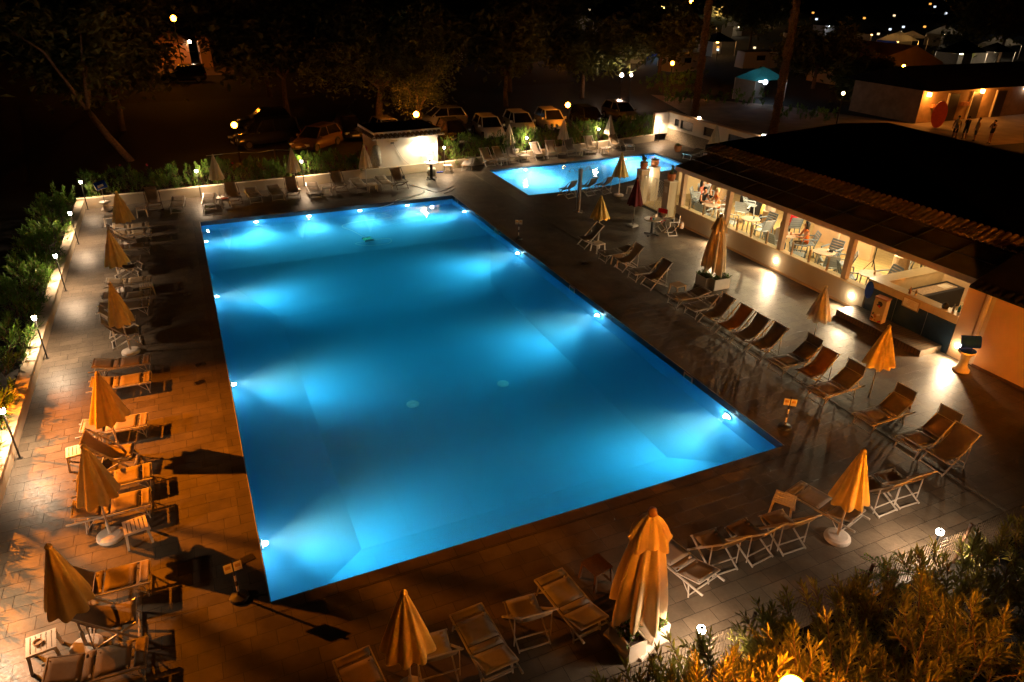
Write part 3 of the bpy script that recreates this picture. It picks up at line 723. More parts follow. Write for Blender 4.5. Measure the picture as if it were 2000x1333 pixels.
# ---- right row (heads towards the bar)
G5 = 'deck chairs between the big pool and the terrace bar'
for i, (y, K, x) in enumerate(((14.75,DCd,15.3),(11.85,DCb,15.4),(9.95,DCd,15.4),(6.35,DCd,15.35),(5.45,DCo,15.35),(4.68,DCd,15.35),(3.98,DCd,15.38),(2.1,DCo,15.5),(-2.15,DCd,15.5))):
    K.put(x + J(), y, PI + J(.06), f'{dict(zip((DCd,DCb,DCo),("brown","beige","orange")))[K]} deck chair facing the pool, {ORD[i]} from the far end of the right row', 'deck chair', G5, sc=(.80,1,1))
G6 = 'sun loungers between the big pool and the terrace bar'
for i, (y, K, x) in enumerate(((12.95,LGd,15.6),(10.75,LGd,15.6),(8.1,LGd,15.65),(7.2,LGd,15.65),(2.95,LGs,15.6),(1.25,LGs,15.45),(-.25,LGs,15.6),(-1.45,LGs,15.7))):
    K.put(x + J(), y, PI + J(.06), f'{"low brown lounger" if K is LGd else "brown lounger with raised sunshade"}, {ORD[i]} from the far end of the right row', 'sun lounger', G6, sc=(.80,1,1))
for x, y, rz, l in ((15.35,14.05,.1,'small white table beside the farthest deck chair of the right row'),(15.3,12.3,.0,'small table between the far lounger and deck chair of the right row'),(15.75,8.95,.1,'small dark topped table in front of the flowered planters')):
    (ST if y > 13 else Kind(mk_stool('ochre', False))).put(x, y, rz, l, 'side table', G3)
STd.put(16.75,.15,.1,'dark low table behind the orange parasol at the bar side','side table',G3)
G7 = 'closed parasols between the pools and the bar'
Kind(mk_parasol('mustard', 4, 'sleeve', 2.05)).put(16.05,15.2,.3,'closed golden parasol above the first deck chair of the right row','parasol',G7)
Kind(mk_parasol('mustard', 5)).put(20.85,21.15,.9,'closed golden parasol with round white base at the small pool','parasol',G7)
Kind(mk_parasol('maroon', 6, 'slab')).put(18.7,16.45,.2,'closed dark red parasol on a square slab','parasol',G7)
Kind(mk_parasol('cream', 7, 'sleeve', 2.15)).put(17.2,3.75,.5,'closed cream parasol in front of the wooden bar step','parasol',G7)
Kind(mk_parasol('mustard', 2, 'sleeve', 2.25)).put(16.45,.85,.0,'closed orange parasol right of the wooden bar step','parasol',G7)
Kind(mk_parasol('mustard', 9)).put(11.12,-3.0,.7,'closed orange parasol with round base on the right of the bottom row','parasol',G7)
Kind(mk_parasol('mustard', 3)).put(1.84,-2.85,.4,'closed golden parasol in the middle of the bottom edge','parasol',G7)

# ---- bottom row (heads towards the wire fence)
G8 = 'sun loungers along the near edge of the deck'
for i, (x, K, y, rz) in enumerate(((1.15,LGk,-2.75,.1),(3.2,LGw,-2.65,.05),(4.98,LGw,-2.5,.1),(7.42,LGw,-2.45,.2),(11.35,LGw,-2.35,.25))):
    K.put(x, y, PI/2 + rz, f'lounger with pale head panel towards the fence, {ORD[i]} from the left of the bottom row', 'sun lounger', G8, sc=(.80,1,1))
G9 = 'deck chairs along the near edge of the deck'
for i, (x, y) in enumerate(((2.35,-2.6),(4.1,-2.5),(8.3,-2.45),(9.15,-2.5),(10.0,-2.55),(12.75,-2.5),(13.45,-2.5))):
    (DCw if i in (0,1) else DCb).put(x, y, PI/2 + J(.12), f'deck chair with its back to the fence, {ORD[i]} from the left of the bottom row', 'deck chair', G9, sc=(.82,1,1))
ST.put(10.62,-1.9,.6,'slatted white side table left of the bottom right parasol','side table',G3)
STd.put(5.85,-1.95,.2,'dark side table left of the big cream parasol','side table',G3)
BP = Kind(mk_bigparasol(5)); 
o = BP.put(5.85,-3.35,.4,'tall closed cream parasol over planters at the bottom edge','parasol','large parasols over planter boxes'); o.scale = (1.02,1.02,1.0)
o = BP.put(17.5,9.2,2.1,'tall closed tan parasol over flowered planters near the bar','parasol','large parasols over planter boxes'); o.scale = (.9,.9,.97)
GP = 'planter boxes at the parasol feet'
planter(5.55,-3.52,PI/2+.05,'white planter box under the bottom parasol, left one',GP,sx=.6,sy=.36,seed=1,flowers=1)
planter(6.12,-3.46,PI/2+.05,'white planter box under the bottom parasol, right one',GP,sx=.5,sy=.34,seed=2)
planter(17.22,9.25,PI/2,'white planter box under the bar parasol, rear left one',GP,sx=.6,sy=.36,seed=3,flowers=1)
planter(17.62,8.85,0,'white planter box under the bar parasol, front one',GP,sx=.72,sy=.36,seed=4,flowers=1)

# ---- far left row (facing the pool)
G10 = 'sun loungers along the far wall'
for i, (x, y) in enumerate(((-.85,26.9),(.6,26.95),(2.72,27.3),(3.82,27.4),(5.75,27.2),(8.15,27.25),(9.55,27.3))):
    LGb.put(x, y, -PI/2 + J(.12), f'beige lounger seen end on, {ORD[i]} from the left along the far wall', 'sun lounger', G10, sc=(.80,1,1))
G11 = 'deck chairs along the far wall'
for i, (x, y) in enumerate(((-1.9,27.4),(1.75,27.0),(4.65,27.0),(7.15,27.4),(10.35,26.9))):
    DCk.put(x, y, -PI/2 + J(.15), f'dark framed deck chair facing the pool, {ORD[i]} from the left along the far wall', 'deck chair', G11, sc=(.82,1,1))
for x, y, l in ((-2.45,26.35,'white side table left of the first far deck chair'),(1.3,26.6,'side table with a towel right of the second far lounger'),(6.42,27.05,'side table between the fifth far lounger and a deck chair'),(8.8,26.8,'side table behind the pole of the third far parasol'),(14.0,29.3,'white table at the right of the white hut'),(17.75,29.75,'white side table left of the small pool chairs'),(23.9,30.3,'white side table between the chairs of the small pool'),(25.4,30.25,'white side table under the right parasol of the small pool')):
    ST.put(x, y, J(.2), l, 'side table', G3)
tw = MB().box((0,0,.02), (.34,.3,.03), top=.8); tag(tw.build('towel', 'orangecloth', loc=(1.3,26.6,.402), rz=.2), 'crumpled orange towel on a side table at the far wall', 'towel')
G12 = 'closed cream parasols along the far wall'
PF = [Kind(mk_parasol('cream', s, 'round')) for s in (4, 8)]
for i, (x, y) in enumerate(((1.15,28.1),(5.0,28.3),(8.75,27.9),(18.75,31.0),(22.7,31.1),(26.55,31.6))):
    PF[i % 2].put(x, y, i, f'closed cream parasol, {ORD[i]} from the left along the far wall', 'parasol', G12, sc=.98 if i < 3 else .95)
Kind(mk_parasol('cream', 11, 'round')).put(30.9,25.9,.2,'closed cream parasol in front of the white picture wall','parasol',G12)
# ---- behind the small pool
G13 = 'deck chairs behind the small pool'
for i, (x, K) in enumerate(((16.85,DCb),(17.75,DCb),(18.6,DCd),(20.5,DCd),(21.6,DCb),(23.1,DCd),(24.75,DCb),(26.8,DCb))):
    K.put(x, 29.95 + (x-16.8)*.125, -PI/2 + J(.2), f'deck chair behind the small pool, {ORD[i]} from the left', 'deck chair', G13, sc=(.82,1,1))
G14 = 'sun loungers around the small pool'
for i, (x, y, rz) in enumerate(((15.45,29.7,-PI/2-.5),(19.5,30.7,-PI/2),(27.75,30.9,-PI/2-.4),(30.3,27.1,-PI+.3))):
    LGw.put(x, y, rz, ['pale lounger right of the hut at the small pool corner','pale lounger between deck chairs behind the small pool','pale lounger at the right end behind the small pool','pale lounger near the white picture wall'][i], 'sun lounger', G14, sc=(.80,1,1))
G15 = 'deck chairs on the near side of the small pool'
for i, (x, y) in enumerate(((18.15,22.0),(19.4,22.05),(20.35,22.0))):
    DCw.put(x, y, PI/2 + .35 + J(.1), f'pale deck chair facing the small pool, {ORD[i]} from the left on its near side', 'deck chair', G15, sc=(.82,1,1))
ST.put(21.75,21.2,.3,'white side table beside the golden parasol at the small pool','side table',G3)

# ---- sign posts round the pool
def mk_sign():
    r = empty('warning_sign')
    MB().lathe([(.17,0),(.18,.02),(.16,.06),(.04,.09)], 20).build('base', 'black', r)
    for k, (a, b) in enumerate(((.06,.18),(.18,.32),(.32,.44),(.44,.58),(.58,.95))):
        MB().tube([(0,0,a),(0,0,b)], .022, 8).build('post_band', 'black' if k % 2 == 0 else 'signwhite', r)
    for s in (-1, 1): 
        p = MB().box((s*.085,-.025,.80), (.145,.012,.20)).build('plate', 'signwhite', r)
        MB().box((s*.085,-.0322,.82), (.09,.002,.07)).build('pictogram', 'ochre', p)
    return r
SG = Kind(mk_sign)
for x, y, rz, l in ((-.52,.33,.1,'striped sign post with two plates at the bottom left pool corner'),(13.1,.62,-.65,'striped sign post with two plates at the bottom right pool corner'),(12.85,16.75,-.5,'striped sign post with two plates at the right pool edge, far one')):
    SG.put(x, y, rz, l, 'sign', 'warning signs round the big pool')

# ---- shower column
sh = empty('shower_column', (17.4,19.45,0)); tag(sh, 'steel shower column with two curved heads', 'shower')
MB().tube([(0,0,0),(0,0,2.15)], .11, 20).build('column', 'steel', sh)
MB().lathe([(.25,0),(.25,.03),(.11,.04)], 20).build('foot', 'steel', sh)
for s in (-1, 1):
    a = MB().tube(catmull([(0,0,2.1),(s*.25,.02,2.02),(s*.4,.03,2.2),(s*.52,.04,2.2),(s*.58,.04,2.08)], 5), .014, 6).build('arm', 'steel', sh)
    MB().lathe([(.07,0),(.03,.04)], 12, c=(s*.58,.04,2.03)).build('shower_head', 'steel', a)
MB().tube([(0,0,2.15),(.03,.1,2.3)], .012, 6).build('valve', 'steel', sh)
MB().box((.0,-.112,1.25), (.06,.02,.08)).build('button', 'ochre', sh)

# ---- pedestals with blue drums
def pedestal(x, y, rz, h, zd, tilt, label, rod):
    r = empty('drum_stand', (x, y, 0), rz); tag(r, label, 'drum stand', 'pedestals with blue drums')
    MB().lathe([(.24,0),(.24,.05),(.19,.10),(.13,.20),(.115,h*.65),(.14,h-.12),(.24,h-.05),(.25,h)], 24).build('pedestal', 'plastic', r, smooth=True)
    if rod: MB().tube([(0,0,h),(.0,0,zd-.1)], .018, 8).build('rod', 'grey', r)
    else: MB().lathe([(.20,h),(.24,h+.04),(.20,h+.06),(.05,h+.07)], 20).build('dish', 'blue', r)
    d = MB().tube([(-.25,0,0),(.25,0,0)], .19, 24).build('drum', 'blue', r)
    d.location = (0,0,zd); d.rotation_euler = (0, tilt, 0)
    MB().tube([(-.27,0,0),(-.252,0,0)], .16, 24).build('end_cap', 'blue' if not rod else 'signwhite', d)
    MB().box((-.02,-.185,.02), (.26,.03,.10)).build('badge', 'signwhite' if rod else 'ochre', d)
    return r
pedestal(-4.05,28.05,.2,.42,1.22,-.25,'white pedestal with blue and white drum on a rod in the far left corner',True)
pedestal(20.35,.86,PI*.7,.66,.98,.2,'white pedestal carrying a dark blue drum beside the orange wall',False)

# ---- table and director chairs by the terrace
t = empty('round_table', (18.8,15.05,0)); tag(t, 'round pale table on a black pedestal outside the terrace', 'table')
MB().lathe([(.0,.72),(.40,.72),(.42,.735),(.42,.75),(.40,.76),(0,.76)], 32).build('tabletop', 'tabletop', t)
MB().tube([(0,0,.06),(0,0,.72)], .07, 14).build('pedestal', 'black', t)
mb = MB()
for k in range(4): a = k*PI/2+.5; mb.bar((0,0,.07),(.36*math.cos(a),.36*math.sin(a),.025), .07,.05)
mb.build('foot', 'black', t)
tag(MB().box((0,0,.06),(.09,.05,.12)).build('napkin_holder','signwhite',loc=(19.05,15.2,.762)),'white napkin holder on the outdoor round table','napkin holder')
for x, y, m, l in ((18.62,14.98,'red','small red glass on the outdoor round table'),(18.72,14.9,'teal','small blue glass on the outdoor round table')):
    tag(MB().tube([(0,0,0),(0,0,.09)], .035, 12, r2=.04).build('tumbler', m, loc=(x,y,.762)), l, 'glass')
def director(x, y, rz, fab, label):
    r = empty('director_chair', (x, y, 0), rz); tag(r, label, 'director chair', 'director chairs at the outdoor table')
    for s in (-1, 1):
        mb = MB(); mb.bar((-.22,s*.24,.02),(.22,s*.24,.02),.03); mb.bar((-.2,s*.25,.45),(-.24,s*.25,.95),.028); mb.bar((.2,s*.25,.45),(.2,s*.25,.66),.028); mb.bar((-.24,s*.25,.66),(.24,s*.25,.66),.045,.02)
        mb.build('side_frame','metal',r)
        mb = MB(); mb.bar((-.2,s*.24,.03),(-.2,-s*.24,.45),.025,.03); mb.bar((.2,s*.24,.03),(.2,-s*.24,.45),.025,.03); mb.build('cross_leg','metal',r)
    MB().sheet([[(-.21+.42*i/4,-.24+.48*j/4,.46-.03*math.sin(PI*j/4)) for j in range(5)] for i in range(5)]).build('seat',fab,r)
    MB().sheet([[(-.225-.01*i-.03*math.sin(PI*j/4),-.25+.5*j/4,.74+.2*i/2) for j in range(5)] for i in range(3)]).build('backrest',fab,r)
director(19.55,15.55,PI+.5,'red','red director chair behind the outdoor round table')
director(19.65,14.75,PI-.2,'slingdark','brown director chair with a bag at the outdoor round table')
tag(MB().lathe([(.1,0),(.13,.1),(.12,.22),(.06,.3)],14).build('shoulder_bag','tabletop',loc=(19.95,14.45,.35),smooth=True),'pale patterned bag hanging beside the brown director chair','bag')

def mk_hatch():
    r = empty('deck_hatch'); MB().box((0,0,.008),(.26,.18,.012)).build('lid','steel',r); MB().tube([(0,0,.014),(0,0,.018)],.03,10).build('screw_cap','black',r); return r
HK = Kind(mk_hatch)
for x,y,l in ((-.87,15.72,'small metal deck hatch left of the pool, farthest one'),(-.72,10.05,'small metal deck hatch left of the pool, second from the far end'),(-.78,8.95,'small metal deck hatch left of the pool, third from the far end'),(-.28,1.3,'small metal deck hatch beside the bottom left sign post'),(14.2,13.1,'small metal deck hatch right of the pool')):
    HK.put(x,y,.3,l,'hatch','metal hatches in the deck')
# ================================================================== WHITE HUT
hut = empty('pool_hut', (11.75,29.74,0), R(3.8)); tag(hut, 'white pump hut with scalloped tile eave lit by a wall lamp', 'hut')
MB().bb(-1.85,0,-.02,1.85,2.7,2.18).build('wall', 'white', hut)
MB().bb(-1.87,-.06,0,1.87,-.003,.50).build('plinth', 'wall', hut)
rf = MB().bb(-2.0,-.12,2.36,2.0,2.85,2.5).build('roof', 'darkroof', hut)
mb = MB(); mb.bb(-2.02,-.17,2.34,2.02,-.122,2.52); mb.bb(-2.05,-.17,2.34,-2.002,2.85,2.52); mb.build('fascia', 'white', rf)
def tiles(mb, a, b, out, rise, pitch=.22, L=.34, r=None):
    a, b, out = Vector(a), Vector(b), Vector(out); d = (b-a).normalized(); n = max(1, int((b-a).length / pitch)); r = r or pitch*.5
    for i in range(n):
        c = a + d * (i + .5) * (b-a).length / n; p0 = c + out * L; p1 = c + Vector((0,0,rise))
        ring = [[p + d * r * math.cos(PI*j/6) + Vector((0,0,1)) * r * .9 * math.sin(PI*j/6) for j in range(7)] for p in (p1, p0)]
        ring2 = [[p + d * r * .8 * math.cos(PI*j/6) + Vector((0,0,1)) * (r * .9 * math.sin(PI*j/6) - .016) for j in range(7)] for p in (p1, p0)]
        vs_ = ring[0] + ring[1] + ring2[0] + ring2[1]
        fs = [(j, j+1, 8+j, 7+j) for j in range(6)] + [(14+j+1, 14+j, 21+j, 21+j+1) for j in range(6)] + [(7+j, 8+j, 22+j, 21+j) for j in range(6)]
        mb.add(vs_, fs)
mb = MB(); tiles(mb, (-2.0,-.17,2.2), (2.0,-.17,2.2), (0,-1,0), .12, .26, .2); tiles(mb, (-2.0,2.8,2.2), (-2.0,-.1,2.2), (-1,0,0), .12, .26, .2)
mb.build('eave_tiles', 'rooftile', rf)
MB().bb(-2.2,-.30,2.12,2.2,-.0,2.19).build('soffit_board', 'white', hut)
ld = MB().box((.78,-.05,1.93), (.22,.08,.13)).build('wall_lamp', emis('hut_lamp_glow', (1,.93,.72), 40), hut)
hl = light('hut_light', 'SPOT', (.78,-.42,2.0), (1,.82,.50), 330, parent=hut, r=.09, spot_size=R(176), spot_blend=.3); hl.rotation_euler = Vector((0,-.45,-1)).to_track_quat('-Z','Y').to_euler()
light('hut_light', 'POINT', (.78,-.32,1.8), (1,.86,.56), 55, parent=hut, r=.06)
for x0, z0, w_, h_ in ((.86,1.22,.22,.30),(1.2,1.5,.26,.17),(1.55,1.52,.26,.17)):
    s_ = MB().bb(x0-w_/2,-.02,z0,x0+w_/2,-.003,z0+h_).build('notice', 'ink', hut)
    MB().bb(x0-w_/2+.02,-.024,z0+.02,x0+w_/2-.02,-.0215,z0+h_-.02).build('paper', 'signwhite', s_)
MB().bb(-1.25,-.12,1.92,-.65,-.003,1.99).build('cable_duct', 'plastic', hut); MB().bb(-1.05,-.05,1.80,-.85,-.003,1.90).build('junction_box', 'grey', hut)
MB().tube([(-.9,-.03,1.8),(-.4,-.03,.9),(.0,-.09,.52)], .007, 6).build('hanging_cable', 'ink', hut)
tap = MB().tube([(.75,-.003,.95),(.75,-.12,.95),(.75,-.12,.88)], .012, 6).build('tap', 'steel', hut)
bg_ = MB().lathe([(0,.62),(.18,.68),(.28,.85),(.31,1.15),(.26,1.45),(.2,1.75),(.12,1.82),(0,1.84)], 18, c=(0,0,0), mod=lambda r,z,a,i:(r*(1+.12*math.sin(3*a+z*5)),0)).build('laundry_bag', 'bag', loc=(9.72,29.25,.05), smooth=True)
tag(bg_, 'stuffed pale net bag hanging at the left corner of the hut', 'bag')
lr = MB(); lr.tube([(.30*math.cos(2*PI*i/20),0,.30*math.sin(2*PI*i/20)) for i in range(21)], .055, 8, caps=False)
tag(lr.build('lifebuoy', 'pinkflower', loc=(9.35,30.3,1.35), rz=R(60), smooth=True), 'red lifebuoy hanging on the dark side of the hut', 'lifebuoy')
sk_ = empty('swimming_pole', (13.2,29.6,0)); tag(sk_, 'thin white pole leaning on the hut with a blue brush', 'pool brush')
MB().tube([(0,0,1.35),(.25,-.35,.05)], .014, 6).build('pole', 'metal', sk_); MB().box((.27,-.38,.04),(.36,.12,.05)).build('brush','blue',sk_)
ht = empty('high_table', (12.55,28.0,0)); tag(ht, 'white round high table with black pedestal in front of the hut', 'table')
MB().lathe([(0,.93),(.38,.93),(.40,.95),(.38,.98),(0,.98)], 30).build('tabletop','signwhite',ht)
MB().tube([(0,0,.05),(0,0,.93)], .085, 14).build('pedestal','black',ht)
mb = MB()
for k in range(4): a = k*PI/2+.4; mb.bar((0,0,.05),(.36*math.cos(a),.36*math.sin(a),.03),.08,.05)
mb.build('foot','black',ht)
wl = empty('work_lamp',(12.5,28.05,.98)); tag(wl,'bright work lamp standing on the white high table','lamp')
MB().box((0,0,.16),(.08,.06,.30)).build('stand','black',wl); MB().box((0,-.05,.26),(.24,.05,.14)).build('lamp_face',emis('work_lamp_glow',(.75,.9,1),18),wl)
light('lamp_light','POINT',(0,-.12,.22),(.7,.88,1),16,parent=wl,r=.05)
tag(MB().lathe([(.0,0),(.24,.02),(.30,.2),(.26,.38),(.1,.46)],16,mod=lambda r,z,a,i:(r*(1+.1*math.sin(4*a)),0)).build('net_sack','bag',loc=(12.85,28.9,0),smooth=True),'grey net sack lying behind the white high table','bag')
cr = MB(); cr.box((0,0,.2),(.32,.2,.4)); tag(cr.build('crate','teal',loc=(10.85,29.15,.0),rz=.1),'upright turquoise crate leaning on the low wall by the hut','crate')
tag(MB().box((0,0,.5),(.14,.1,.2),top=.7).build('bottle_bag','denim',loc=(10.55,26.75,.12)),'small dark blue bag on the deck chair by the hut','bag')

# ================================================================== WHITE PICTURE WALL
pw = empty('picture_wall',(0,0,0)); tag(pw,'white corner wall with framed openings above a stone base','wall')
MB().bb(32.2,20.0,-.02,32.5,32.9,.85).build('stone_base','stone',pw)
openings = [(32.0,31.5,1.12,1.6),(31.3,29.9,1.05,1.62),(28.7,27.3,1.05,1.62),(26.2,24.6,1.05,1.62),(23.4,22.4,1.05,1.62)]
mb = MB(); y1 = 32.9
for a,b,z0,z1 in openings: mb.bb(32.22,a,.85,32.48,y1,1.92); mb.bb(32.22,b,.85,32.48,a,z0); mb.bb(32.22,b,z1,32.48,a,1.92); y1 = b
mb.bb(32.22,20.0,.85,32.48,y1,1.92); mb.bb(31.0,32.7,.46,32.22,32.95,1.92); mb.build('upper_wall','white',pw)
MB().bb(32.16,20.0,1.92,32.54,32.95,1.98).build('coping','ochre',pw)
for i,(a,b,z0,z1) in enumerate(openings):
    g = MB(); g.bb(32.34,b,z0,32.36,a,z1); w_ = g.build('window','blind' if i else 'ink',pw)
    f = MB(); f.bb(32.25,b,z0,32.335,b+.04,z1); f.bb(32.25,a-.04,z0,32.335,a,z1); f.build('frame','grey',w_)
for y,l in ((29.5,'tiny white lamp on the picture wall top, farther one'),(23.2,'tiny white lamp on the picture wall top, nearer one')):
    o = empty('wall_top_lamp',(32.35,y,1.98)); tag(o,l,'lamp','lamps on the picture wall')
    MB().box((0,0,.07),(.12,.16,.14)).build('lamp_body','L_white',o); MB().box((0,0,.15),(.18,.2,.02)).build('cap','plastic',o)
    light('lamp_light','POINT',(-.0,.16,.12),(1,.75,.5),7,parent=o,r=.03)

# ================================================================== TERRACE BAR BUILDING
BX = 20.9
bar = empty('terrace_bar',(0,0,0)); tag(bar,'open fronted terrace bar with sheet awning and low plastered parapet','building')
MB().bb(BX,5.12,0,BX+.2,16.2,.83).build('parapet','wall',bar)
MB().bb(BX-.02,5.12,.83,BX+.30,16.25,.88).build('parapet_coping','mud',bar)
MB().bb(BX-.035,5.12,.0,BX-.002,16.2,.09).build('skirting','ochre',bar)
tag(MB().bb(21.2,1.7,-.3,30.0,20.1,.012).build('terrace_floor','floorwood'),kind='structure')
mb = MB()
for y in (15.98,12.78,9.45,6.2): mb.bb(BX+.02,y-.11,.88,BX+.2,y+.11,2.44)
for i,y in enumerate((15.98,12.78,9.45,6.2)): MB().bb(BX+.02,y-.1,.88,BX+.22,y+.1,2.44).build('post','beam',bar)
MB().bb(BX-.03,1.6,2.44,BX+.2,16.6,2.63).build('front_beam','beam',bar)
# awning sheets with seams
mb = MB(); rows = [[(BX-.02 + 1.9*i/6, 1.6+15.0*j/30, 2.64+.42*i/6) for j in range(31)] for i in range(7)]; mb.sheet(rows,th=-.02); mb.build('awning_sheet','awning',bar)
mb = MB()
for j in range(1,10): y = 1.6+15*j/10; mb.bar((BX,y,2.658),(BX+1.88,y,3.075),.05,.03)
mb.bar((BX+.95,1.6,2.872),(BX+.95,16.6,2.872),.05,.03); mb.build('awning_batten','black',bar)
mb = MB(); tiles(mb,(23.2,16.9,3.12),(23.2,1.5,3.12),(-1,0,0),.16,.235,.5,.105); tiles(mb,(23.42,16.9,3.24),(23.42,1.5,3.24),(-1,0,0),.16,.235,.42,.105); mb.build('ridge_tiles','rooftile',bar); MB().bb(22.7,1.45,2.93,23.14,16.95,3.05).build('light_stop_board','darkwood',bar); MB().bb(22.95,1.45,3.06,23.14,16.95,3.16).build('light_stop_board','darkwood',bar)  # boards added under the tiles to stop ceiling light leaking upward
rf = MB().prism([(23.15,17.4),(23.15,1.4),(22.3,1.4),(22.3,-7),(36.6,-7),(36.5,12),(37.2,18.7),(34.3,19.45)],3.02,3.30).build('flat_roof','darkroof',bar)
mb = MB(); mb.add([(20.55,1.55,2.52),(20.55,-7,2.52),(22.4,-7,3.32),(22.4,1.55,3.32),(20.55,1.55,2.44),(20.55,-7,2.44),(22.4,-7,3.24),(22.4,1.55,3.24)],[(0,1,2,3),(7,6,5,4),(0,4,5,1),(1,5,6,2),(2,6,7,3),(3,7,4,0)]); mb.build('side_roof','darkroof',bar)
mb = MB(); tiles(mb,(20.72,1.5,2.5),(20.72,-7,2.5),(-1,0,0),.12,.235,.3,.105); mb.build('eave_tiles','darkroof',bar)
# right wall block
MB().bb(BX,-7,-.02,30,.88,2.52).build('end_wall','ochre',bar)
MB().bb(BX+.005,1.22,.0,BX+.5,1.75,2.5).build('pier','ochre',bar)
MB().tube([(BX-.05,1.04,.1),(BX-.05,1.04,2.45)],.05,10).build('downpipe','plastic',bar)
MB().bb(BX+.08,.88,0,BX+.4,1.22,2.5).build('corner_wall','wall',bar)
MB().bb(BX-.03,-7,0,BX-.003,.9,.1).build('end_skirting','darkwood',bar)
# interior
MB().bb(23.9,20.1,0,28.4,20.3,1.3).build('inner_end_wall','mud',bar); MB().bb(28.4,2,0,28.6,17.2,2.95).build('inner_back_wall','mud',bar)
MB().bb(25.4,8.7,0,25.58,11.9,.95).build('inner_partition','ochre',bar); MB().bb(25.34,8.7,.95,25.64,11.9,1.0).build('partition_ledge','mud',bar)
MB().bb(21.3,1.75,2.93,30,17.2,3.0).build('ceiling','white',bar) if False else None
for x,y,l in ((24.3,13.6,0),(24.9,6.9,0),(25.9,18.9,0)):
    MB().tube([(x,y,0),(x,y,.95)],.30,20).build('column_cladding','bamboo',bar); MB().tube([(x,y,.95),(x,y,2.95)],.25,20).build('column','white',bar)
for x,y in ((25.35,12.1),(24.7,9.9)): 
    mb = MB(); mb.bb(x-.05,y-.05,0,x+.05,y+.05,2.5); mb.build('inner_post','beam',bar)
# glass screens above the parapet
for i,y0 in enumerate((15.3,14.3,13.3,12.0,11.1,10.2,8.8,7.9,7.0)):
    g = MB().bb(BX+.10,y0-.86,.89,BX+.112,y0,1.30).build('glass_screen','glass',bar); MB().bb(BX+.07,y0+.003,.88,BX+.14,y0+.057,1.40).build('glass_post','bamboo',g)
# wall lamps
for i,y in enumerate((12.9,9.43,5.63,1.50)):
    w_ = MB().lathe([(.0,0),(.07,0),(.075,.02),(.06,.05),(0,.055)],16); o = w_.build('wall_lamp',emis('bar_wall_lamp_glow',(1,.84,.6),45),bar); o.location=(BX-.003,y,.42); o.rotation_euler=(0,-PI/2,0)
    l = light('wall_lamp_light','SPOT',(BX-.10,y,.44),(1,.72,.42),500,parent=bar,r=.04,spot_size=R(150),spot_blend=.8); l.rotation_euler=Vector((-1,0,-.22)).to_track_quat('-Z','Y').to_euler()
    light('wall_lamp_light','POINT',(BX-.13,y,.44),(1,.74,.44),9,parent=bar,r=.04)
for y,x,ce in ((17.2,24.5,110),(14.2,24.2,400),(11.0,24.0,120),(7.8,24.2,360)):
    l = light('ceiling_light','AREA',(x,y,2.85),(1,.74,.38),ce,parent=bar,shape='RECTANGLE',size=.2,size_y=.2)
l = light('ceiling_light','AREA',(23.2,3.3,2.8),(1,.66,.30),60,parent=bar,shape='RECTANGLE',size=.4,size_y=.4)
for y,x in ((17.2,24.5),(14.2,24.2),(11.0,24.0),(7.8,24.2),(3.3,23.2)): MB().lathe([(.25,2.9),(.25,2.94)],16,c=(x,y,0)).build('ceiling_lamp','L_sod' if y<4 else 'L_white',bar)
# bar counter
MB().bb(BX+.02,1.78,.0,BX+.12,5.08,1.06).build('counter_front','navy',bar)
mb=MB()
for y in (2.75,3.9): mb.bb(BX+.014,y-.006,.05,BX+.0195,y+.006,1.06)
mb.build('counter_joint','steel',bar)
MB().bb(BX-.03,1.76,1.06,BX+.14,5.10,1.29).build('counter_fascia','counter',bar)
mb = MB(); mb.bb(BX-.05,1.76,1.29,BX+.36,5.12,1.33); mb.bb(BX+.36,4.62,1.29,24.3,5.12,1.33); mb.build('counter_top','counter',bar)
MB().bb(BX+.36,4.66,0,24.2,5.05,1.29).build('counter_side','counter',bar)
MB().bb(BX+.37,1.8,.85,BX+.75,4.5,.89).build('work_surface','counter',bar)
MB().bb(22.1,3.85,.2,24.3,4.55,.90).build('display_freezer','ink',bar); MB().bb(22.3,3.98,.90,24.1,4.42,.915).build('freezer_lid','tabletop',bar); MB().bb(23.5,4.05,.915,23.95,4.35,.93).build('freezer_label','signwhite',bar)
MB().bb(25.2,1.9,0,25.5,5.3,2.2).build('back_shelf','ochre',bar)
# step
st = empty('bar_step',(0,0,0)); tag(st,'plank step darkened for shade in front of the bar counter','step')
MB().bb(19.9,1.95,.0,20.87,5.3,.22).build('step','stepwood',st)
# things on the bar
sg = empty('menu_board',(BX-.045,3.35,1.08)); tag(sg,'small framed menu board hanging on the blue bar front','sign')
MB().box((0,0,0),(.02,.62,.34)).build('frame','bamboo',sg); MB().box((-.0115,0,0),(.003,.54,.27)).build('paper','signwhite',sg)
mb = MB()
for k in range(5): mb.box((-.0145,-.02+.03*(k%2),.09-.04*k),(.002,.30-.04*(k%3),.012))
mb.build('handwriting','ochre',sg)
ic = empty('ice_cream_bin',(20.42,4.05,.222),.15); tag(ic,'slim patterned ice cream bin standing on the bar step','bin')
MB().box((0,0,.42),(.26,.42,.84),top=.96).build('body','counter',ic); MB().box((0,0,.86),(.28,.44,.05)).build('lid','terracotta',ic)
rdd = random.Random(5)

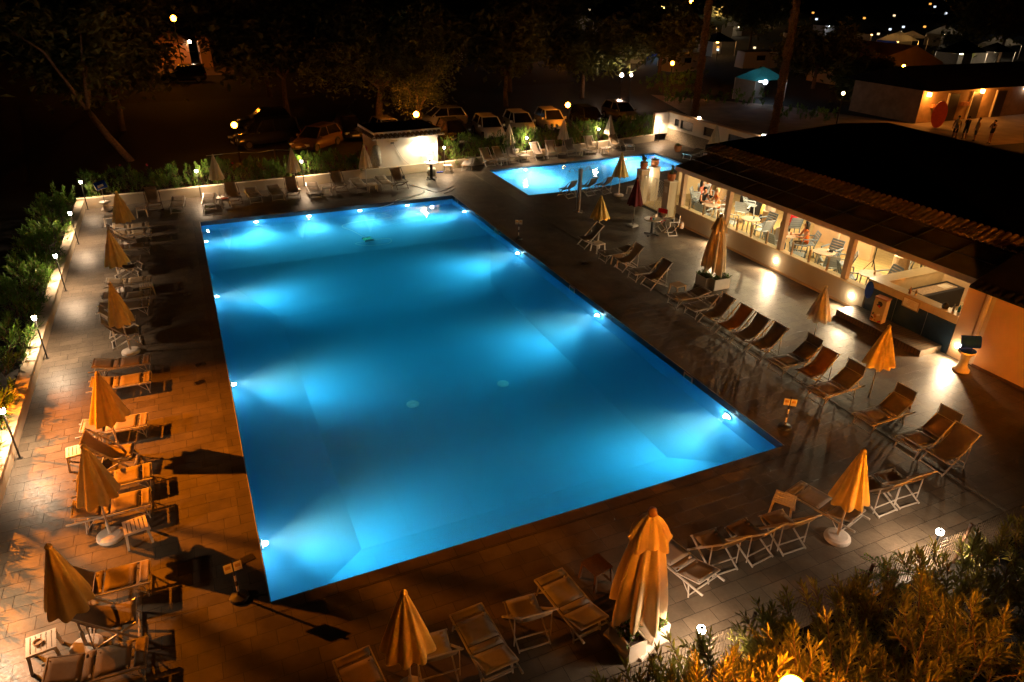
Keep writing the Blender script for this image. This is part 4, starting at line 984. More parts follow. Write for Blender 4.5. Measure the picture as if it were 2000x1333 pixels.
for k in range(14):
    MB().box((-.134-.0006*k,rdd.uniform(-.17,.17),rdd.uniform(.06,.80)),(.003,rdd.uniform(.05,.13),rdd.uniform(.04,.10)),rx=rdd.uniform(-1,1)).build('printed_patch',['counter','terracotta','navy','ochre','signwhite','red'][k%6],ic)
mb = MB(); mb.tube([(-.132,0,.66),(-.14,0,.66)],.10,16); mb.build('emblem','ink',ic)
bs = empty('oval_sign',(BX-.06,4.95,.95)); tag(bs,'blue upright oval sign on the left end of the bar front','sign')
mb = MB().prism([(.16*math.cos(2*PI*i/20),.32*math.sin(2*PI*i/20)) for i in range(20)],0,.02); o = mb.build('panel','blue',bs); o.rotation_euler=(R(90),0,R(-90))
for (x,y,c,m_,l) in ((21.05,2.35,'lathe','ink','dark teapot at the right end of the bar counter'),(21.1,2.1,'b','signwhite','white squeeze bottle on the bar counter'),(21.18,1.98,'b','teal','clear bottle at the right end of the bar counter'),(21.0,3.6,'b','terracotta','jar of orange straws on the bar counter'),(21.05,3.42,'b','counter','paper cup stack on the bar counter')):
    mb = MB()
    if c=='lathe': mb.lathe([(0,0),(.09,0),(.11,.06),(.09,.14),(.03,.17),(.02,.2),(0,.2)],16)
    else: mb.lathe([(0,0),(.04,0),(.04,.14),(.015,.18),(.015,.23),(0,.23)],12)
    tag(mb.build('bottle' if c=='b' else 'teapot',m_,loc=(x,y,1.332),smooth=True),l,'bottle' if c=='b' else 'teapot','small things on the bar counter')

# ---- gate pillars and pots
def pillar(x,y,l,sc=1):
    r = empty('gate_pillar',(x,y,0)); tag(r,l,'pillar','pillars of the terrace gate')
    MB().box((0,0,.87),(.46,.46,1.74)).build('shaft','wall',r); MB().box((0,0,1.76),(.50,.50,.05)).build('cap','white',r)
    MB().box((-.236,0,1.35),(.012,.20,.28)).build('notice','signwhite',r)
pillar(21.2,19.6,'plastered gate pillar nearest the small pool'); pillar(22.05,19.85,'plastered gate pillar brightly lit, behind the lattice gate'); pillar(21.15,17.15,'plastered gate pillar beside the terrace front beam')
light('pillar_light','POINT',(21.62,19.55,1.45),(1,.80,.52),30,r=.05)
pl_ = MB().lathe([(0,0),(.06,0),(.07,.05),(0,.1)],12); pll=pl_.build('pillar_lamp','L_white',loc=(21.50,19.75,1.5)); tag(pll,'small bright lamp between the two far gate pillars','lamp')
def cactus(x,y,seed,l,pads=True):
    p = empty('potted_cactus' if pads else 'potted_plant',(x,y,1.786)); tag(p,l,'potted plant','terracotta pots on the gate pillars')
    MB().lathe([(0,0),(.13,0),(.17,.06),(.21,.16),(.205,.25),(.19,.30),(.215,.32),(.215,.35),(.18,.35),(.17,.28),(0,.28)],24).build('pot','terracotta',p,smooth=True)
    MB().lathe([(.172,.29),(0,.30)],16).build('soil','soil',p)
    rd = random.Random(seed)
    if pads:
        mb = MB()
        def pad(b,d,s,depth):
            d = d.normalized(); side = Vector((rd.gauss(0,1),rd.gauss(0,1),0)); side = (side - d*side.dot(d)).normalized(); n = d.cross(side)
            c = b + d*s*.9; vs_=[];fs=[]
            for i in range(7):
                ph = PI*i/6
                for j in range(10):
                    th = 2*PI*j/10; vs_.append(c - d*s*math.cos(ph) + side*s*.68*math.sin(ph)*math.cos(th) + n*s*.17*math.sin(ph)*math.sin(th))
            for i in range(6):
                for j in range(10): fs.append((i*10+j,i*10+(j+1)%10,(i+1)*10+(j+1)%10,(i+1)*10+j))
            mb.add(vs_,fs)
            if depth:
                for _ in range(2): pad(c + d*s*.75 + side*s*rd.uniform(-.4,.4), d*.8 + side*rd.choice((-1,1))*.8 + Vector((0,0,.5)), s*.85, depth-1)
        for k in range(3): pad(Vector((rd.uniform(-.08,.08),rd.uniform(-.08,.08),.27)), Vector((rd.uniform(-.6,.6),rd.uniform(-.6,.6),1)), .11, 2)
        mb.build('cactus_pads','cactus',p,smooth=True)
    else:
        mb = MB()
        for k in range(26): shoot(mb,Vector((rd.uniform(-.12,.12),rd.uniform(-.12,.12),.28)),Vector((rd.gauss(0,.5),rd.gauss(0,.5),1)).normalized(),.16,rd,.07,.02,6)
        mb.build('foliage',['leaf','bark'],p)
cactus(21.2,19.6,2,'prickly pear in a terracotta pot on the pillar nearest the small pool'); cactus(21.15,17.15,5,'prickly pear in a terracotta pot beside the terrace beam'); cactus(22.05,19.85,7,'low leafy plant in a bright terracotta bowl on the lit pillar',False)
cactus(25.3,22.3,8,'low potted plant near the far end of the terrace',False); 
gt = empty('lattice_gate',(0,0,0)); tag(gt,'white lattice gate standing between two pillars','gate')
mb = MB()
y0,y1,x0,zt = 19.3,17.42,21.1,1.55
def lx(t): return x0 + .12*math.sin(PI*t)
for i in range(13):
    t = i/12
    for sg_ in (-1,1):
        P_ = []
        for k in range(9):
            u = t + sg_*k/8*.55
            if 0<=u<=1: P_.append((lx(u), y0+(y1-y0)*u, .08+(zt-.08)*k/8))
        if len(P_)>1: mb.tube(P_,.009,4)
mb.build('lattice','metal',gt)
mb = MB()
for z in (.08,zt): mb.tube([(lx(k/8),y0+(y1-y0)*k/8,z) for k in range(9)],.014,6)
for t in (0,.5,1): mb.tube([(lx(t),y0+(y1-y0)*t,.0),(lx(t),y0+(y1-y0)*t,zt)],.016,6)
mb.build('frame','metal',gt)
lt = empty('garden_lattice',(0,0,0)); tag(lt,'narrow white lattice panel beside the first terrace post','lattice')
mb = MB()
for k in range(8):
    for s in (-1,1): mb.tube([(21.4+.3*(0 if s>0 else 1),16.6,.3*k+.05),(21.4+.3*(1 if s>0 else 0),16.6,.3*k+.35)],.009,4)
for x in (21.4,21.7): mb.tube([(x,16.6,0),(x,16.6,2.4)],.012,6)
mb.build('lattice','metal',lt)

# ---- chairs and tables on the terrace
def mk_armchair(m):
    def f():
        r = empty('armchair')
        mb = MB()
        for i in range(6): mb.box((-.2+.08*i,0,.44-.004*i),(.066,.46,.022))
        mb.build('seat',m,r)
        mb = MB()
        for i in range(5): mb.bar((-.23-.03*i,-.235,.52+.085*i),(-.23-.03*i,.235,.52+.085*i),.02,.07)
        for s in (-1,1): mb.bar((-.22,s*.22,.42),(-.36,s*.22,.88),.03)
        mb.build('backrest',m,r)
        for sx in (-1,1):
            for sy in (-1,1): MB().bar((sx*.2,sy*.22,.43),(sx*.25,sy*.25,0),.032).build('leg',m,r)
        for s in (-1,1): mb = MB(); mb.bar((-.28,s*.27,.66),(.22,s*.27,.66),.05,.03); mb.bar((.22,s*.26,.66),(.23,s*.25,.42),.03); mb.build('armrest',m,r)
        return r
    return f
def mk_rtable():
    r = empty('bistro_table'); MB().lathe([(0,.72),(.36,.72),(.37,.735),(.36,.75),(0,.75)],28).build('tabletop','tabletop',r)
    for k in range(4): a=k*PI/2+.78; MB().bar((.24*math.cos(a),.24*math.sin(a),.72),(.27*math.cos(a),.27*math.sin(a),0),.032).build('leg','chairlight',r)
    return r
RT = Kind(mk_rtable); CH = Kind(mk_armchair('chairblue')); CL = Kind(mk_armchair('chairlight'))
tb = [(22.66,15.82),(22.93,13.31),(22.88,10.95),(22.71,8.75),(22.5,6.3)]
for i,(x,y) in enumerate(tb): RT.put(x,y,i*.3,f'round marbled terrace table, {ORD[i]} from the far end','table','round tables on the terrace',z=.012,sc=(1.18,1.18,1.05))
cs = [(22.0,15.5,0.4,'l'),(23.25,15.95,PI-.3,'l'),(22.75,16.7,-PI/2,'l'),(24.0,15.1,.6,'l'),(25.2,15.8,-1.0,'l'),(22.35,13.95,-1.0,'l'),(23.55,13.0,PI,'b'),(22.9,12.5,PI/2,'l'),(22.1,10.85,0.1,'l'),(23.45,10.35,PI-.55,'b'),(24.55,12.35,1.2,'b'),(22.15,9.5,-.9,'b'),(23.4,9.0,PI+.2,'b'),(22.25,8.0,.9,'l'),(23.05,8.0,2.3,'b'),(22.1,6.95,-.6,'b'),(23.15,6.1,PI-.2,'b'),(25.6,7.3,2.2,'l'),(26.3,6.9,1.2,'b'),(23.35,17.65,-.9,'l'),(24.1,18.0,-1.7,'l')]
for i,(x,y,rz,k) in enumerate(cs):
    j = min(range(5),key=lambda q:(tb[q][0]-x)**2+(tb[q][1]-y)**2); near=['first','second','third','fourth','fifth'][j]
    side = ('parapet side' if x<tb[j][0]-.2 else 'inner side') ; fb = 'far' if y>tb[j][1] else 'near'
    (CL if k=='l' else CH).put(x,y,rz,f'{"pale" if k=="l" else "dark"} blue armchair, {side}, {fb} edge of {near} terrace table' + {19:', by the coral top woman',20:', by the grey shirt man',17:', near the cladded column',18:', farthest inside',3:', set back',4:', standing alone'}.get(i,''),'armchair','armchairs on the terrace',z=.012,sc=1.17)
tp = empty('tripod',(24.15,7.55,.012)); tag(tp,'black speaker tripod standing empty on the terrace','tripod')
MB().tube([(0,0,.35),(0,0,1.7)],.018,8).build('pole','black',tp)
for k in range(3): a=k*2.09+.3; MB().tube([(0,0,.65),(.42*math.cos(a),.42*math.sin(a),0)],.014,6).build('leg','black',tp)

# ================================================================== PEOPLE
def person(name_label, x, y, rz, pose, top, legs_, hairm, z=0.0, lean=0.12, long_hair=False, sleeve=.5, sc=1.0, arms='table', leg=1.0, group=None, strap=False):
    print('LONG',name_label) if len(name_label.split())>16 else None
    r = empty('person',(x,y,z),rz); tag(r,name_label,'person',group); r.scale=(sc*(1.13 if pose=='sit' else 1),)*3
    V=[];E=[];Rr=[];Tg=[]
    def v(p,rad,t): V.append(Vector(p)); Rr.append(rad); Tg.append(t); return len(V)-1
    def e(a,b): E.append((a,b))
    if pose=='sit': ph=.50
    else: ph=.90
    pel=v((0,0,ph),(.15,.12),'top'); 
    sp_=v((lean*.5,0,ph+.22),(.135,.10),'top'); ch=v((lean,0,ph+.42),(.16,.105),'top'); nk=v((lean*1.2,0,ph+.555),(.055,.055),'skin'); hd=v((lean*1.3+.015,0,ph+.66),(.078,.088),'skin'); ht=v((lean*1.3+.01,0,ph+.765),(.07,.08),'skin')
    e(pel,sp_);e(sp_,ch);e(ch,nk);e(nk,hd);e(hd,ht)
    for s in (-1,1):
        hp=v((.02,s*.09,ph-.03),(.095,.095),'legs'); e(pel,hp)
        if pose=='sit': kn=v((.42,s*.13,ph-.02),(.062,.062),'legs' if leg>.4 else 'skin'); an=v((.44,s*.13,.09),(.04,.04),'legs' if leg>.8 else 'skin'); ft=v((.56,s*.14,.035),(.035,.03),'shoe')
        else:
            o_=.10*s; kn=v((.03+o_*.4,s*.10,.48),(.062,.062),'legs' if leg>.4 else 'skin'); an=v((-.02+o_*.3,s*.10,.09),(.042,.042),'legs' if leg>.8 else 'skin'); ft=v((.12+o_*.3,s*.11,.035),(.035,.03),'shoe')
        e(hp,kn);e(kn,an);e(an,ft)
        sh_=v((lean*1.0,s*.175,ph+.47),(.06,.06),'top'); e(ch,sh_)
        if arms=='table': el=v((lean+.12,s*.22,ph+.23),(.042,.042),'skin' if sleeve<.6 else 'top'); wr=v((lean+.34,s*.13,ph+.26),(.026,.026),'skin'); dd=Vector((1,-s*.2,0))
        elif arms=='lap': el=v((lean-.03,s*.23,ph+.20),(.042,.042),'skin' if sleeve<.6 else 'top'); wr=v((lean+.20,s*.12,ph+.10),(.026,.026),'skin'); dd=Vector((1,-s*.3,-.1))
        elif arms=='chin': el=v((lean+.2,s*.14,ph+.27),(.042,.042),'skin' if sleeve<.6 else 'top'); wr=v((lean+.22,s*.05,ph+.5),(.026,.026),'skin'); dd=Vector((-.3,-s*.1,1))
        else: el=v((lean-.02,s*.24,ph+.22),(.042,.042),'skin' if sleeve<.6 else 'top'); wr=v((lean+.05,s*.25,ph-.02),(.026,.026),'skin'); dd=Vector((.15,0,-1))
        e(sh_,el);e(el,wr); dd.normalize(); w0=V[wr]; pm=v(w0+dd*.06,(.034,.018),'skin'); e(wr,pm); sd=Vector((0,0,1)).cross(dd) if abs(dd.z)<.8 else Vector((0,1,0))
        for q in range(4):
            f1=v(w0+dd*.105+sd*(.027-.018*q),(.0095,.0095),'skin'); f2=v(w0+dd*(.15-.006*abs(q-1.4))+sd*(.030-.02*q)+Vector((0,0,-.015)),(.008,.008),'skin'); e(pm,f1);e(f1,f2)
        th=v(w0+dd*.075+sd*(.052),(.009,.009),'skin'); e(pm,th)
    me=bpy.data.meshes.new('body'); me.from_pydata([tuple(q) for q in V],E,[]); me.update()
    o=bpy.data.objects.new('body',me); C.objects.link(o)
    md=o.modifiers.new('skin','SKIN'); md.use_smooth_shade=True
    for i,sv in enumerate(me.skin_vertices[0].data): sv.radius=Rr[i]; sv.use_root=(i==0)
    sd_=o.modifiers.new('sub','SUBSURF'); sd_.levels=1; sd_.render_levels=1
    dg=bpy.context.evaluated_depsgraph_get(); nm=bpy.data.meshes.new_from_object(o.evaluated_get(dg)); bpy.data.objects.remove(o)
    nm.name='body'; nm.materials.clear()
    for q in (top,legs_,'skin','black'): nm.materials.append(M[q])
    idx=dict(top=0,legs=1,skin=2,shoe=3); segs=[(V[a],V[b],Tg[b]) for a,b in E]
    for p in nm.polygons:
        c=p.center; best=None
        for a,b,t in segs:
            ab=b-a; u=max(0,min(1,(c-a).dot(ab)/max(1e-9,ab.length_squared))); d=(c-(a+ab*u)).length - (.09 if t=='top' and (a-V[0]).length<.5 and abs(b.y)<.05 else 0)
            if best is None or d<best[0]: best=(d,t)
        p.material_index=idx[best[1]]; p.use_smooth=True
    ob=bpy.data.objects.new('body',nm); C.objects.link(ob); ob.parent=r
    hc=Vector((lean*1.3-.005,0,ph+.735)); mb=MB()
    vs_=[];fs=[]
    for i in range(9):
        pa=PI*i/8
        for j in range(14):
            a=2*PI*j/14; k=1+.06*math.sin(a*5+i*2); front=math.cos(a)>.25 and pa>1.15
            rr=(.098 if not front else .06)*k; zz=math.cos(pa)*.108
            if long_hair and not front and pa>1.5: zz=-(pa-1.5)*.17; rr=.115*k*(1.0-.1*(pa-1.5))
            vs_.append(hc+Vector((rr*math.cos(a)*(math.sin(pa)**.7 if not(long_hair and pa>1.5) else 1)-.012,rr*math.sin(a)*(math.sin(pa)**.7 if not(long_hair and pa>1.5) else 1),zz)))
    for i in range(8):
        for j in range(14): fs.append((i*14+j,i*14+(j+1)%14,(i+1)*14+(j+1)%14,(i+1)*14+j))
    if not long_hair: fs=[f for f in fs if f[0]<14*5]
    mb.add(vs_,fs).build('hair',hairm,r,smooth=True)
    mb=MB(); hx=lean*1.3+.015
    for s in (-1,1): mb.box((hx+.083,s*.03,ph+.70),(.008,.018,.010))
    mb.build('eyes','ink',r); mb=MB(); mb.box((hx+.092,0,ph+.675),(.026,.018,.035),top=.5); mb.build('nose','skin',r)
    mb=MB(); mb.box((hx+.083,0,ph+.638),(.008,.04,.008)); mb.build('mouth','redcloth',r)
    if strap: mb=MB(); mb.tube([(lean+.0,.14,ph+.49),(lean+.125,.02,ph+.38),(lean*.6+.13,-.12,ph+.15)],.012,6); mb.build('strap','black',r)
    return r
PG='people on the terrace'
person('seated woman in a coral top with long curly dark hair near the far terrace wall',23.35,17.65,-.9,'sit','redcloth','denim','hair',.0,.10,True,.3,arms='lap',leg=.5,group=PG)
person('seated man in a grey T-shirt with a dark strap across his chest',24.1,18.0,-1.7,'sit','greycloth','blackcloth','hair',.0,.05,False,.5,arms='lap',leg=.5,group=PG,strap=True)
person('seated person in dark clothes with bare knees at the first terrace table',22.72,16.68,-PI/2,'sit','blackcloth','blackcloth','hair',.0,.18,False,.3,arms='table',leg=.3,group=PG)
person('seated person with light hair half hidden by the second terrace post',23.25,15.95,PI-.3,'sit','orangecloth','khaki','counter',.0,.12,False,.3,arms='table',leg=1,group=PG)
person('seated woman in a white top leaning over the third terrace table',22.12,10.85,.1,'sit','whitecloth','denim','hair',.0,.24,True,.4,arms='chin',leg=1,group=PG)
person('seated woman in an orange top with long curly hair at the third terrace table',23.42,10.35,PI-.55,'sit','orangecloth','khaki','hair',.0,.10,True,.2,arms='table',leg=1,group=PG)
person('seated person in a red top seen from behind in a dark chair, inner side',24.55,12.35,1.2,'sit','red','blackcloth','hair',.0,.08,False,.5,arms='lap',leg=1,group=PG)
PG2='people standing by the lit building'
for (x,y,rz,tp_,lg,l,a_) in ((53.3,25.3,.6,'whitecloth','blackcloth','person in a white top at the left of the distant standing group','down'),(53.9,24.9,1.0,'blackcloth','blackcloth','person in dark clothes in the middle of the distant standing group','chin'),(54.1,24.2,2.6,'whitecloth','denim','person with a bare orange lit back in the distant standing group','down'),(54.2,23.1,3.0,'blackcloth','skin','person in a dark top and shorts standing apart on the right of the distant group','chin')):
    person(l,x,y,rz,'stand',tp_,lg,'hair',.0,.03,False,.4,arms=a_,leg=.3 if lg=='skin' else .5,group=PG2)

sbd = empty('sideboard',(25.9,16.2,.012)); tag(sbd,'dark sideboard at the back of the terrace','sideboard')
MB().bb(-.45,-.7,0,.45,.7,.85).build('cabinet','blackcloth',sbd); MB().bb(-.48,-.73,.85,.48,.73,.89).build('top','mud',sbd)
tag(MB().lathe([(.24,0),(.22,.4),(.12,.85),(.05,.98)],20,mod=lambda r,z,a,i:(r*(1+.12*math.cos(a*7)),0)).build('draped_cloth','mustard',loc=(25.6,15.2,.012),smooth=True),'yellow cloth draped over a stand at the back of the terrace','cloth')
for x,y,m_,l in ((25.0,14.7,'blackcloth','black backpack on the terrace floor beside the yellow cloth'),(22.9,8.6,'black','small black radio on the fourth terrace table')):
    tag(MB().box((0,0,.16),(.24,.3,.32) if m_=='blackcloth' else (.1,.16,.1),top=.8).build('backpack' if m_=='blackcloth' else 'radio',m_,loc=(x,y,.012 if m_=='blackcloth' else .70)),l,'backpack' if m_=='blackcloth' else 'radio')
for j,(x,y) in enumerate(tb):
    tag(MB().lathe([(0,0),(.035,0),(.04,.12),(.034,.12),(.03,.02),(0,.02)],12).build('tumbler',['signwhite','teal','terracotta','signwhite','ochre'][j],loc=(x+.1,y-.08,.80),smooth=True),f'small glass on the {ORD[j]} terrace table from the far end','glass')
# ================================================================== CAR PARK
tag(MB().add([(-8,34.6,-.012),(38,34.6,-.012),(42,62,-.012),(-12,62,-.012)],[(0,1,2,3)]).build('car_park_ground','asphalt'),kind='structure')
M['dust']=mat('dusty_path',(.20,.14,.09),.9,var=.25,vscale=.7,bump=.3)
tag(MB().add([(39,24,-.008),(75,21,-.008),(80,31,-.008),(56,31,-.008),(52,42,-.008),(44,52,-.008),(40,40,-.008)],[(0,1,2,3,4,5,6)]).build('dusty_road','dust'),kind='structure')
def mk_car(paint, kindc='hatch'):
    def f():
        r = empty('parked_car'); suv = kindc=='suv'
        H = 1.72 if suv else 1.47; L = 2.25 if suv else 2.0; W_ = .9 if suv else .84; bl = .98 if suv else .88; gc=.22
        # lower body cross sections along x (front = +x)
        def sec(x,w_,z0,z1,w1): return [(x,-w_,z0),(x,-w_*1.0,(z0+z1)/2),(x,-w1,z1),(x,w1,z1),(x,w_,(z0+z1)/2),(x,w_,z0)]
        S=[sec(-L,W_*.86,gc+.12,bl*.92,W_*.74),sec(-L+.15,W_*.97,gc,bl*.99,W_*.86),sec(-.7,W_,gc-.02,bl,W_*.9),sec(.45,W_,gc-.02,bl,W_*.9),sec(1.05,W_*.99,gc,bl*.95,W_*.86),sec(L-.28,W_*.93,gc+.02,bl*.80,W_*.74),sec(L,W_*.72,gc+.1,bl*.62,W_*.6)]
        mb=MB(); vs_=[p for s in S for p in s]; fs=[(i*6+j,i*6+j+1,(i+1)*6+j+1,(i+1)*6+j) for i in range(6) for j in range(5)]+[(i*6+5,i*6,(i+1)*6,(i+1)*6+5) for i in range(6)]+[(5,4,3,2,1,0),tuple(36+j for j in range(6))]
        mb.add(vs_,fs); b=mb.build('body',paint,r,smooth=True)
        # cabin: roof, pillars + glass
        xr,xf = (-L+.12,.95) ; tr,tf=(-L+.45,.15) if not suv else (-L+.25,.3)
        w0=W_*.88; w1=W_*.68
        low=[(xr,-w0,bl*.96),(xf,-w0,bl*.94),(xf,w0,bl*.94),(xr,w0,bl*.96)]; top=[(tr,-w1,H-.06),(tf,-w1,H-.05),(tf,w1,H-.05),(tr,w1,H-.06)]
        g=MB().add(low+top,[(0,1,5,4),(1,2,6,5),(2,3,7,6),(3,0,4,7)]).build('window_glass','carglass',r)
        mid=((tr+tf)/2,0,H)
        rf_=[(tr-.04,-w1-.02,H-.07),(tf+.04,-w1-.02,H-.06),(tf+.04,w1+.02,H-.06),(tr-.04,w1+.02,H-.07),(tr+.1,-w1+.15,H),(tf-.12,-w1+.15,H),(tf-.12,w1-.15,H),(tr+.1,w1-.15,H)]
        MB().add(rf_,[(0,1,5,4),(1,2,6,5),(2,3,7,6),(3,0,4,7),(4,5,6,7),(3,2,1,0)]).build('roof',paint,r,smooth=False)
        for s in (-1,1):
            MB().bar((xf+.0,s*w0,bl*.93),(tf+.02,s*w1,H-.06),.07,.05).build('windscreen_pillar',paint,r); MB().bar((xr,s*w0,bl*.95),(tr,s*w1,H-.06),.12,.06).build('rear_pillar',paint,r); MB().bar((-.42,s*(w0+.005),bl*.95),(-.42,s*(w1+.005),H-.06),.07,.03).build('door_pillar',paint,r)
        for sx in (-1,1):
            for sy in (-1,1):
                wm=MB().tube([(sx*(L-.78),sy*(W_-.19),.31),(sx*(L-.78),sy*(W_+.012),.31)],.31,20).build('wheel','rubber',r)
                MB().tube([(sx*(L-.78),sy*(W_+.0),.31),(sx*(L-.78),sy*(W_+.02),.31)],.19,14).build('rim','steel',wm)
        for s in (-1,1):
            MB().box((L-.12,s*W_*.68,bl*.66),(.16,.30,.13),rz=-s*.35).build('headlight','lens',r); MB().box((-L+.05,s*W_*.72,bl*.82),(.08,.2,.16)).build('tail_light','red',r)
            MB().box((.72,s*(W_+.07),bl+.05),(.12,.2,.13),top=.8).build('wing_mirror',paint,r)
        MB().box((L-.02,0,bl*.42),(.05,.8,.16)).build('grille','black',r); MB().box((L+.012,0,.42),(.01,.5,.11)).build('number_plate','signwhite',r)
        return r
    return f
CW=Kind(mk_car('carwhite')); CS=Kind(mk_car('carsilver')); CD=Kind(mk_car('cardark')); CU=Kind(mk_car('cardark','suv')); CR=Kind(mk_car('carsilver_lit'))
GC='cars parked behind the far hedge'
for K,x,y,rz,l in ((CW,20.3,38.0,-PI/2-.12,'white hatchback behind the hedge, left of the row of three'),(CW,23.2,38.9,-PI/2-.12,'white hatchback behind the hedge, middle of the row of three'),(CW,26.0,39.2,-PI/2-.15,'white hatchback behind the hedge, right of the row of three beside the globe'),
  (CD,29.3,39.2,-PI/2-.1,'dark hatchback right of the low globe'),(CS,33.2,40.6,-PI/2,'silver car at the right end of the parked row'),(CS,18.3,43.0,PI,'silver car parked sideways behind the dark car'),(CD,17.3,37.2,-PI/2-.05,'dark car right behind the white hut'),
  (CS,13.2,39.4,-PI/2+.1,'silver car left of the globe behind the hut'),(CD,10.9,41.5,-PI/2,'dark car with a lit roof behind the hut'),(CR,8.0,38.4,-2.35,'orange lit car parked at an angle left of the hut'),
  (CU,5.0,40.6,PI+.25,'large dark off-road car beside the left globe'),(CD,5.6,46.5,PI,'dark car behind the large off-road car'),(CU,1.0,75.0,PI-.1,'dark off-road car in front of the orange lit house')):
    K.put(x,y,rz,l,'car',GC)
rp=empty('rope_fence',(0,0,0)); tag(rp,'low rope fence between thin posts in front of the large off-road car','rope fence')
for x in (2.9,5.0,7.0): MB().tube([(x,36.2,-.02),(x,36.2,.6)],.05,6).build('post','darkwood',rp)
MB().tube(catmull([(1.0,36.2,.5),(2.9,36.2,.55),(3.9,36.2,.47),(5.0,36.2,.55),(6.0,36.2,.47),(7.0,36.2,.55)]),.018,6).build('rope','hose',rp)

# ================================================================== TREES
def tree(x,y,h,cr,label,seed,n=5200,tw=.22,cz=None,ls=.5,group='trees beyond the pool',lean=(0,0),m='treeleaf',flat=.7):
    rd=random.Random(seed); r=empty('tree',(x,y,-.02)); tag(r,label,'tree',group); cz=cz or h-cr*.6
    mb=MB(); base=Vector((0,0,0)); fork=Vector((lean[0],lean[1],h*.32)); mb.tube([base,base+(fork-base)*.5+Vector((rd.uniform(-.1,.1),0,0)),fork],tw,9,r2=tw*.75)
    tips=[]
    for k in range(7):
        a=k*2.4+rd.random(); R_=cr*rd.uniform(.35,.75); tip=Vector((lean[0]*1.5+R_*math.cos(a),lean[1]*1.5+R_*math.sin(a),cz+rd.uniform(-.3,.5)*cr*flat)); m_=fork.lerp(tip,.5)+Vector((0,0,.25*cr*rd.random()))
        mb.tube([fork,m_,tip],tw*.5,6,r2=.03); tips+= [tip,m_]
    mb.build('trunk','bark',r,smooth=True)
    cl=[]
    for t in tips:
        for q in range(3): cl.append((t+Vector((rd.gauss(0,.35),rd.gauss(0,.35),rd.gauss(0,.22)))*cr*.55,cr*rd.uniform(.16,.34)))
    mb=MB()
    for _ in range(n):
        c,rr=rd.choice(cl); p=c+Vector((rd.gauss(0,.6),rd.gauss(0,.6),rd.gauss(0,.5)))*rr
        d=Vector((rd.gauss(0,1),rd.gauss(0,1),rd.gauss(0,.6)-.2)); leafquad(mb,p,d,ls*rd.uniform(.6,1.3),ls*.6,Vector((rd.gauss(0,.4),rd.gauss(0,.4),1)))
    mb.build('crown',m,r); return r
tree(13.9,44.6,8.5,5.2,'broad plane tree whose trunk glows orange behind the hut',31,n=14000,tw=.30,cz=5.0,ls=.34,lean=(.3,0))
tree(-3.2,38.5,9,4.2,'dark tree with a leaning orange lit trunk beyond the far left corner',32,n=2600,lean=(-1.8,1.5))
tree(15.8,40.2,5.6,2.6,'small leafy tree whose leaves glow orange around the low globe behind the hut',77,n=5200,tw=.1,cz=4.0,ls=.2)
for i,(x,y,h,c,l) in enumerate(((-11,27,10,5,'dark tree nearest the left edge beyond the hedge'),(-13,42,11,6,'tall dark tree at the far left'),(-6,60,10,5.5,'dark tree with orange lit leaves left of the lit house'),(8,62,11,6,'dark tree right of the lit house'),(22,66,11,6.5,'tall dark tree in the centre of the background'),(31,58,9,5,'dark tree above the three white cars'),(40,72,10,6,'dark tree beside the pair of small white globes'),(52,62,8,5,'bushy tree near the palm trunks'),(64,50,7,4.5,'dark tree left of the gabled orange wall'),(60,40,4.2,3.2,'round dark bush tree in front of the gabled orange wall'),(90,90,12,8,'tall dark tree among the far tents'),(110,60,11,7,'tall dark tree behind the lit building'),(62,105,12,7,'tall dark tree by the distant white lamp'),(-2,110,13,8,'tall dark tree behind the orange lit house'),(-4,49,9,5,'dark leafy tree just left of the large off-road car'),(8,51,9,5.5,'dark leafy tree above the large off-road car'),(19,51,9,5,'dark leafy tree behind the white hut, right of the glowing trunk'),(27,50,8,4.5,'dark leafy tree right behind the white hatchbacks'),(36,52,7,4.2,'dark leafy tree behind the silver car at the row end'),(-9,72,11,6,'dark leafy tree at the upper left corner'),(14,80,11,6.5,'dark leafy tree right of the yard path'))):
    tree(x,y,h,c,l,40+i,n=5200,ls=.8 if y>55 else .6)
def mk_palm(x,y,h,l,seed,rr):
    rd=random.Random(seed); r=empty('palm_tree',(x,y,-.02)); tag(r,l,'palm tree','palm trees beyond the picture wall')
    def md(q,z,a,i): return q*(1+.16*(1 if (i%2) else -.3)+.1*math.sin(a*5+i*1.7)),.05*math.sin(a*5+i*2)
    MB().lathe([(rr*(1.1 if i==0 else .92+.1*math.sin(i)),h*i/44) for i in range(45)],16,mod=md).build('trunk','palmbark',r)
    mb=MB()
    for k in range(34):
        a=k*2.4; el=rd.uniform(-.5,1.2); d=Vector((math.cos(a),math.sin(a),0)); L=rd.uniform(1.8,2.6); prev=Vector((0,0,h))
        for t in range(8):
            nx=prev+(d*math.cos(el)+Vector((0,0,math.sin(el))))*L/8; el-=.16; mb.bar(prev,nx,.03); s=Vector((-d.y,d.x,0))
            if t>1:
                for sg_ in (-1,1):
                    for q in (0,.5): leafquad(mb,prev.lerp(nx,q),s*sg_+d*.7+Vector((0,0,-.3)),.5,.05,Vector((0,0,1)))
            prev=nx
    mb.build('crown','treeleaf',r)
tree(-7.9,8.0,5.7,.95,'small tree at the left whose leaves cast blotchy shadows on the deck',91,n=650,tw=.05,cz=5.45,ls=.13)
mk_palm(40.3,40.0,13.5,'palm trunk rising behind the picture wall, left one',3,.30); mk_palm(41.5,31.8,13,'palm trunk rising behind the picture wall, right one',4,.30)
def mk_low(x0,y0,x1,y1,h,l,seed): hedge('garden_hedge',[(x0,y0),(x1,y1)],1.4,h*.7,h,9,l,seed=seed,ll=.3,lw=.12,n=10,slen=.5)
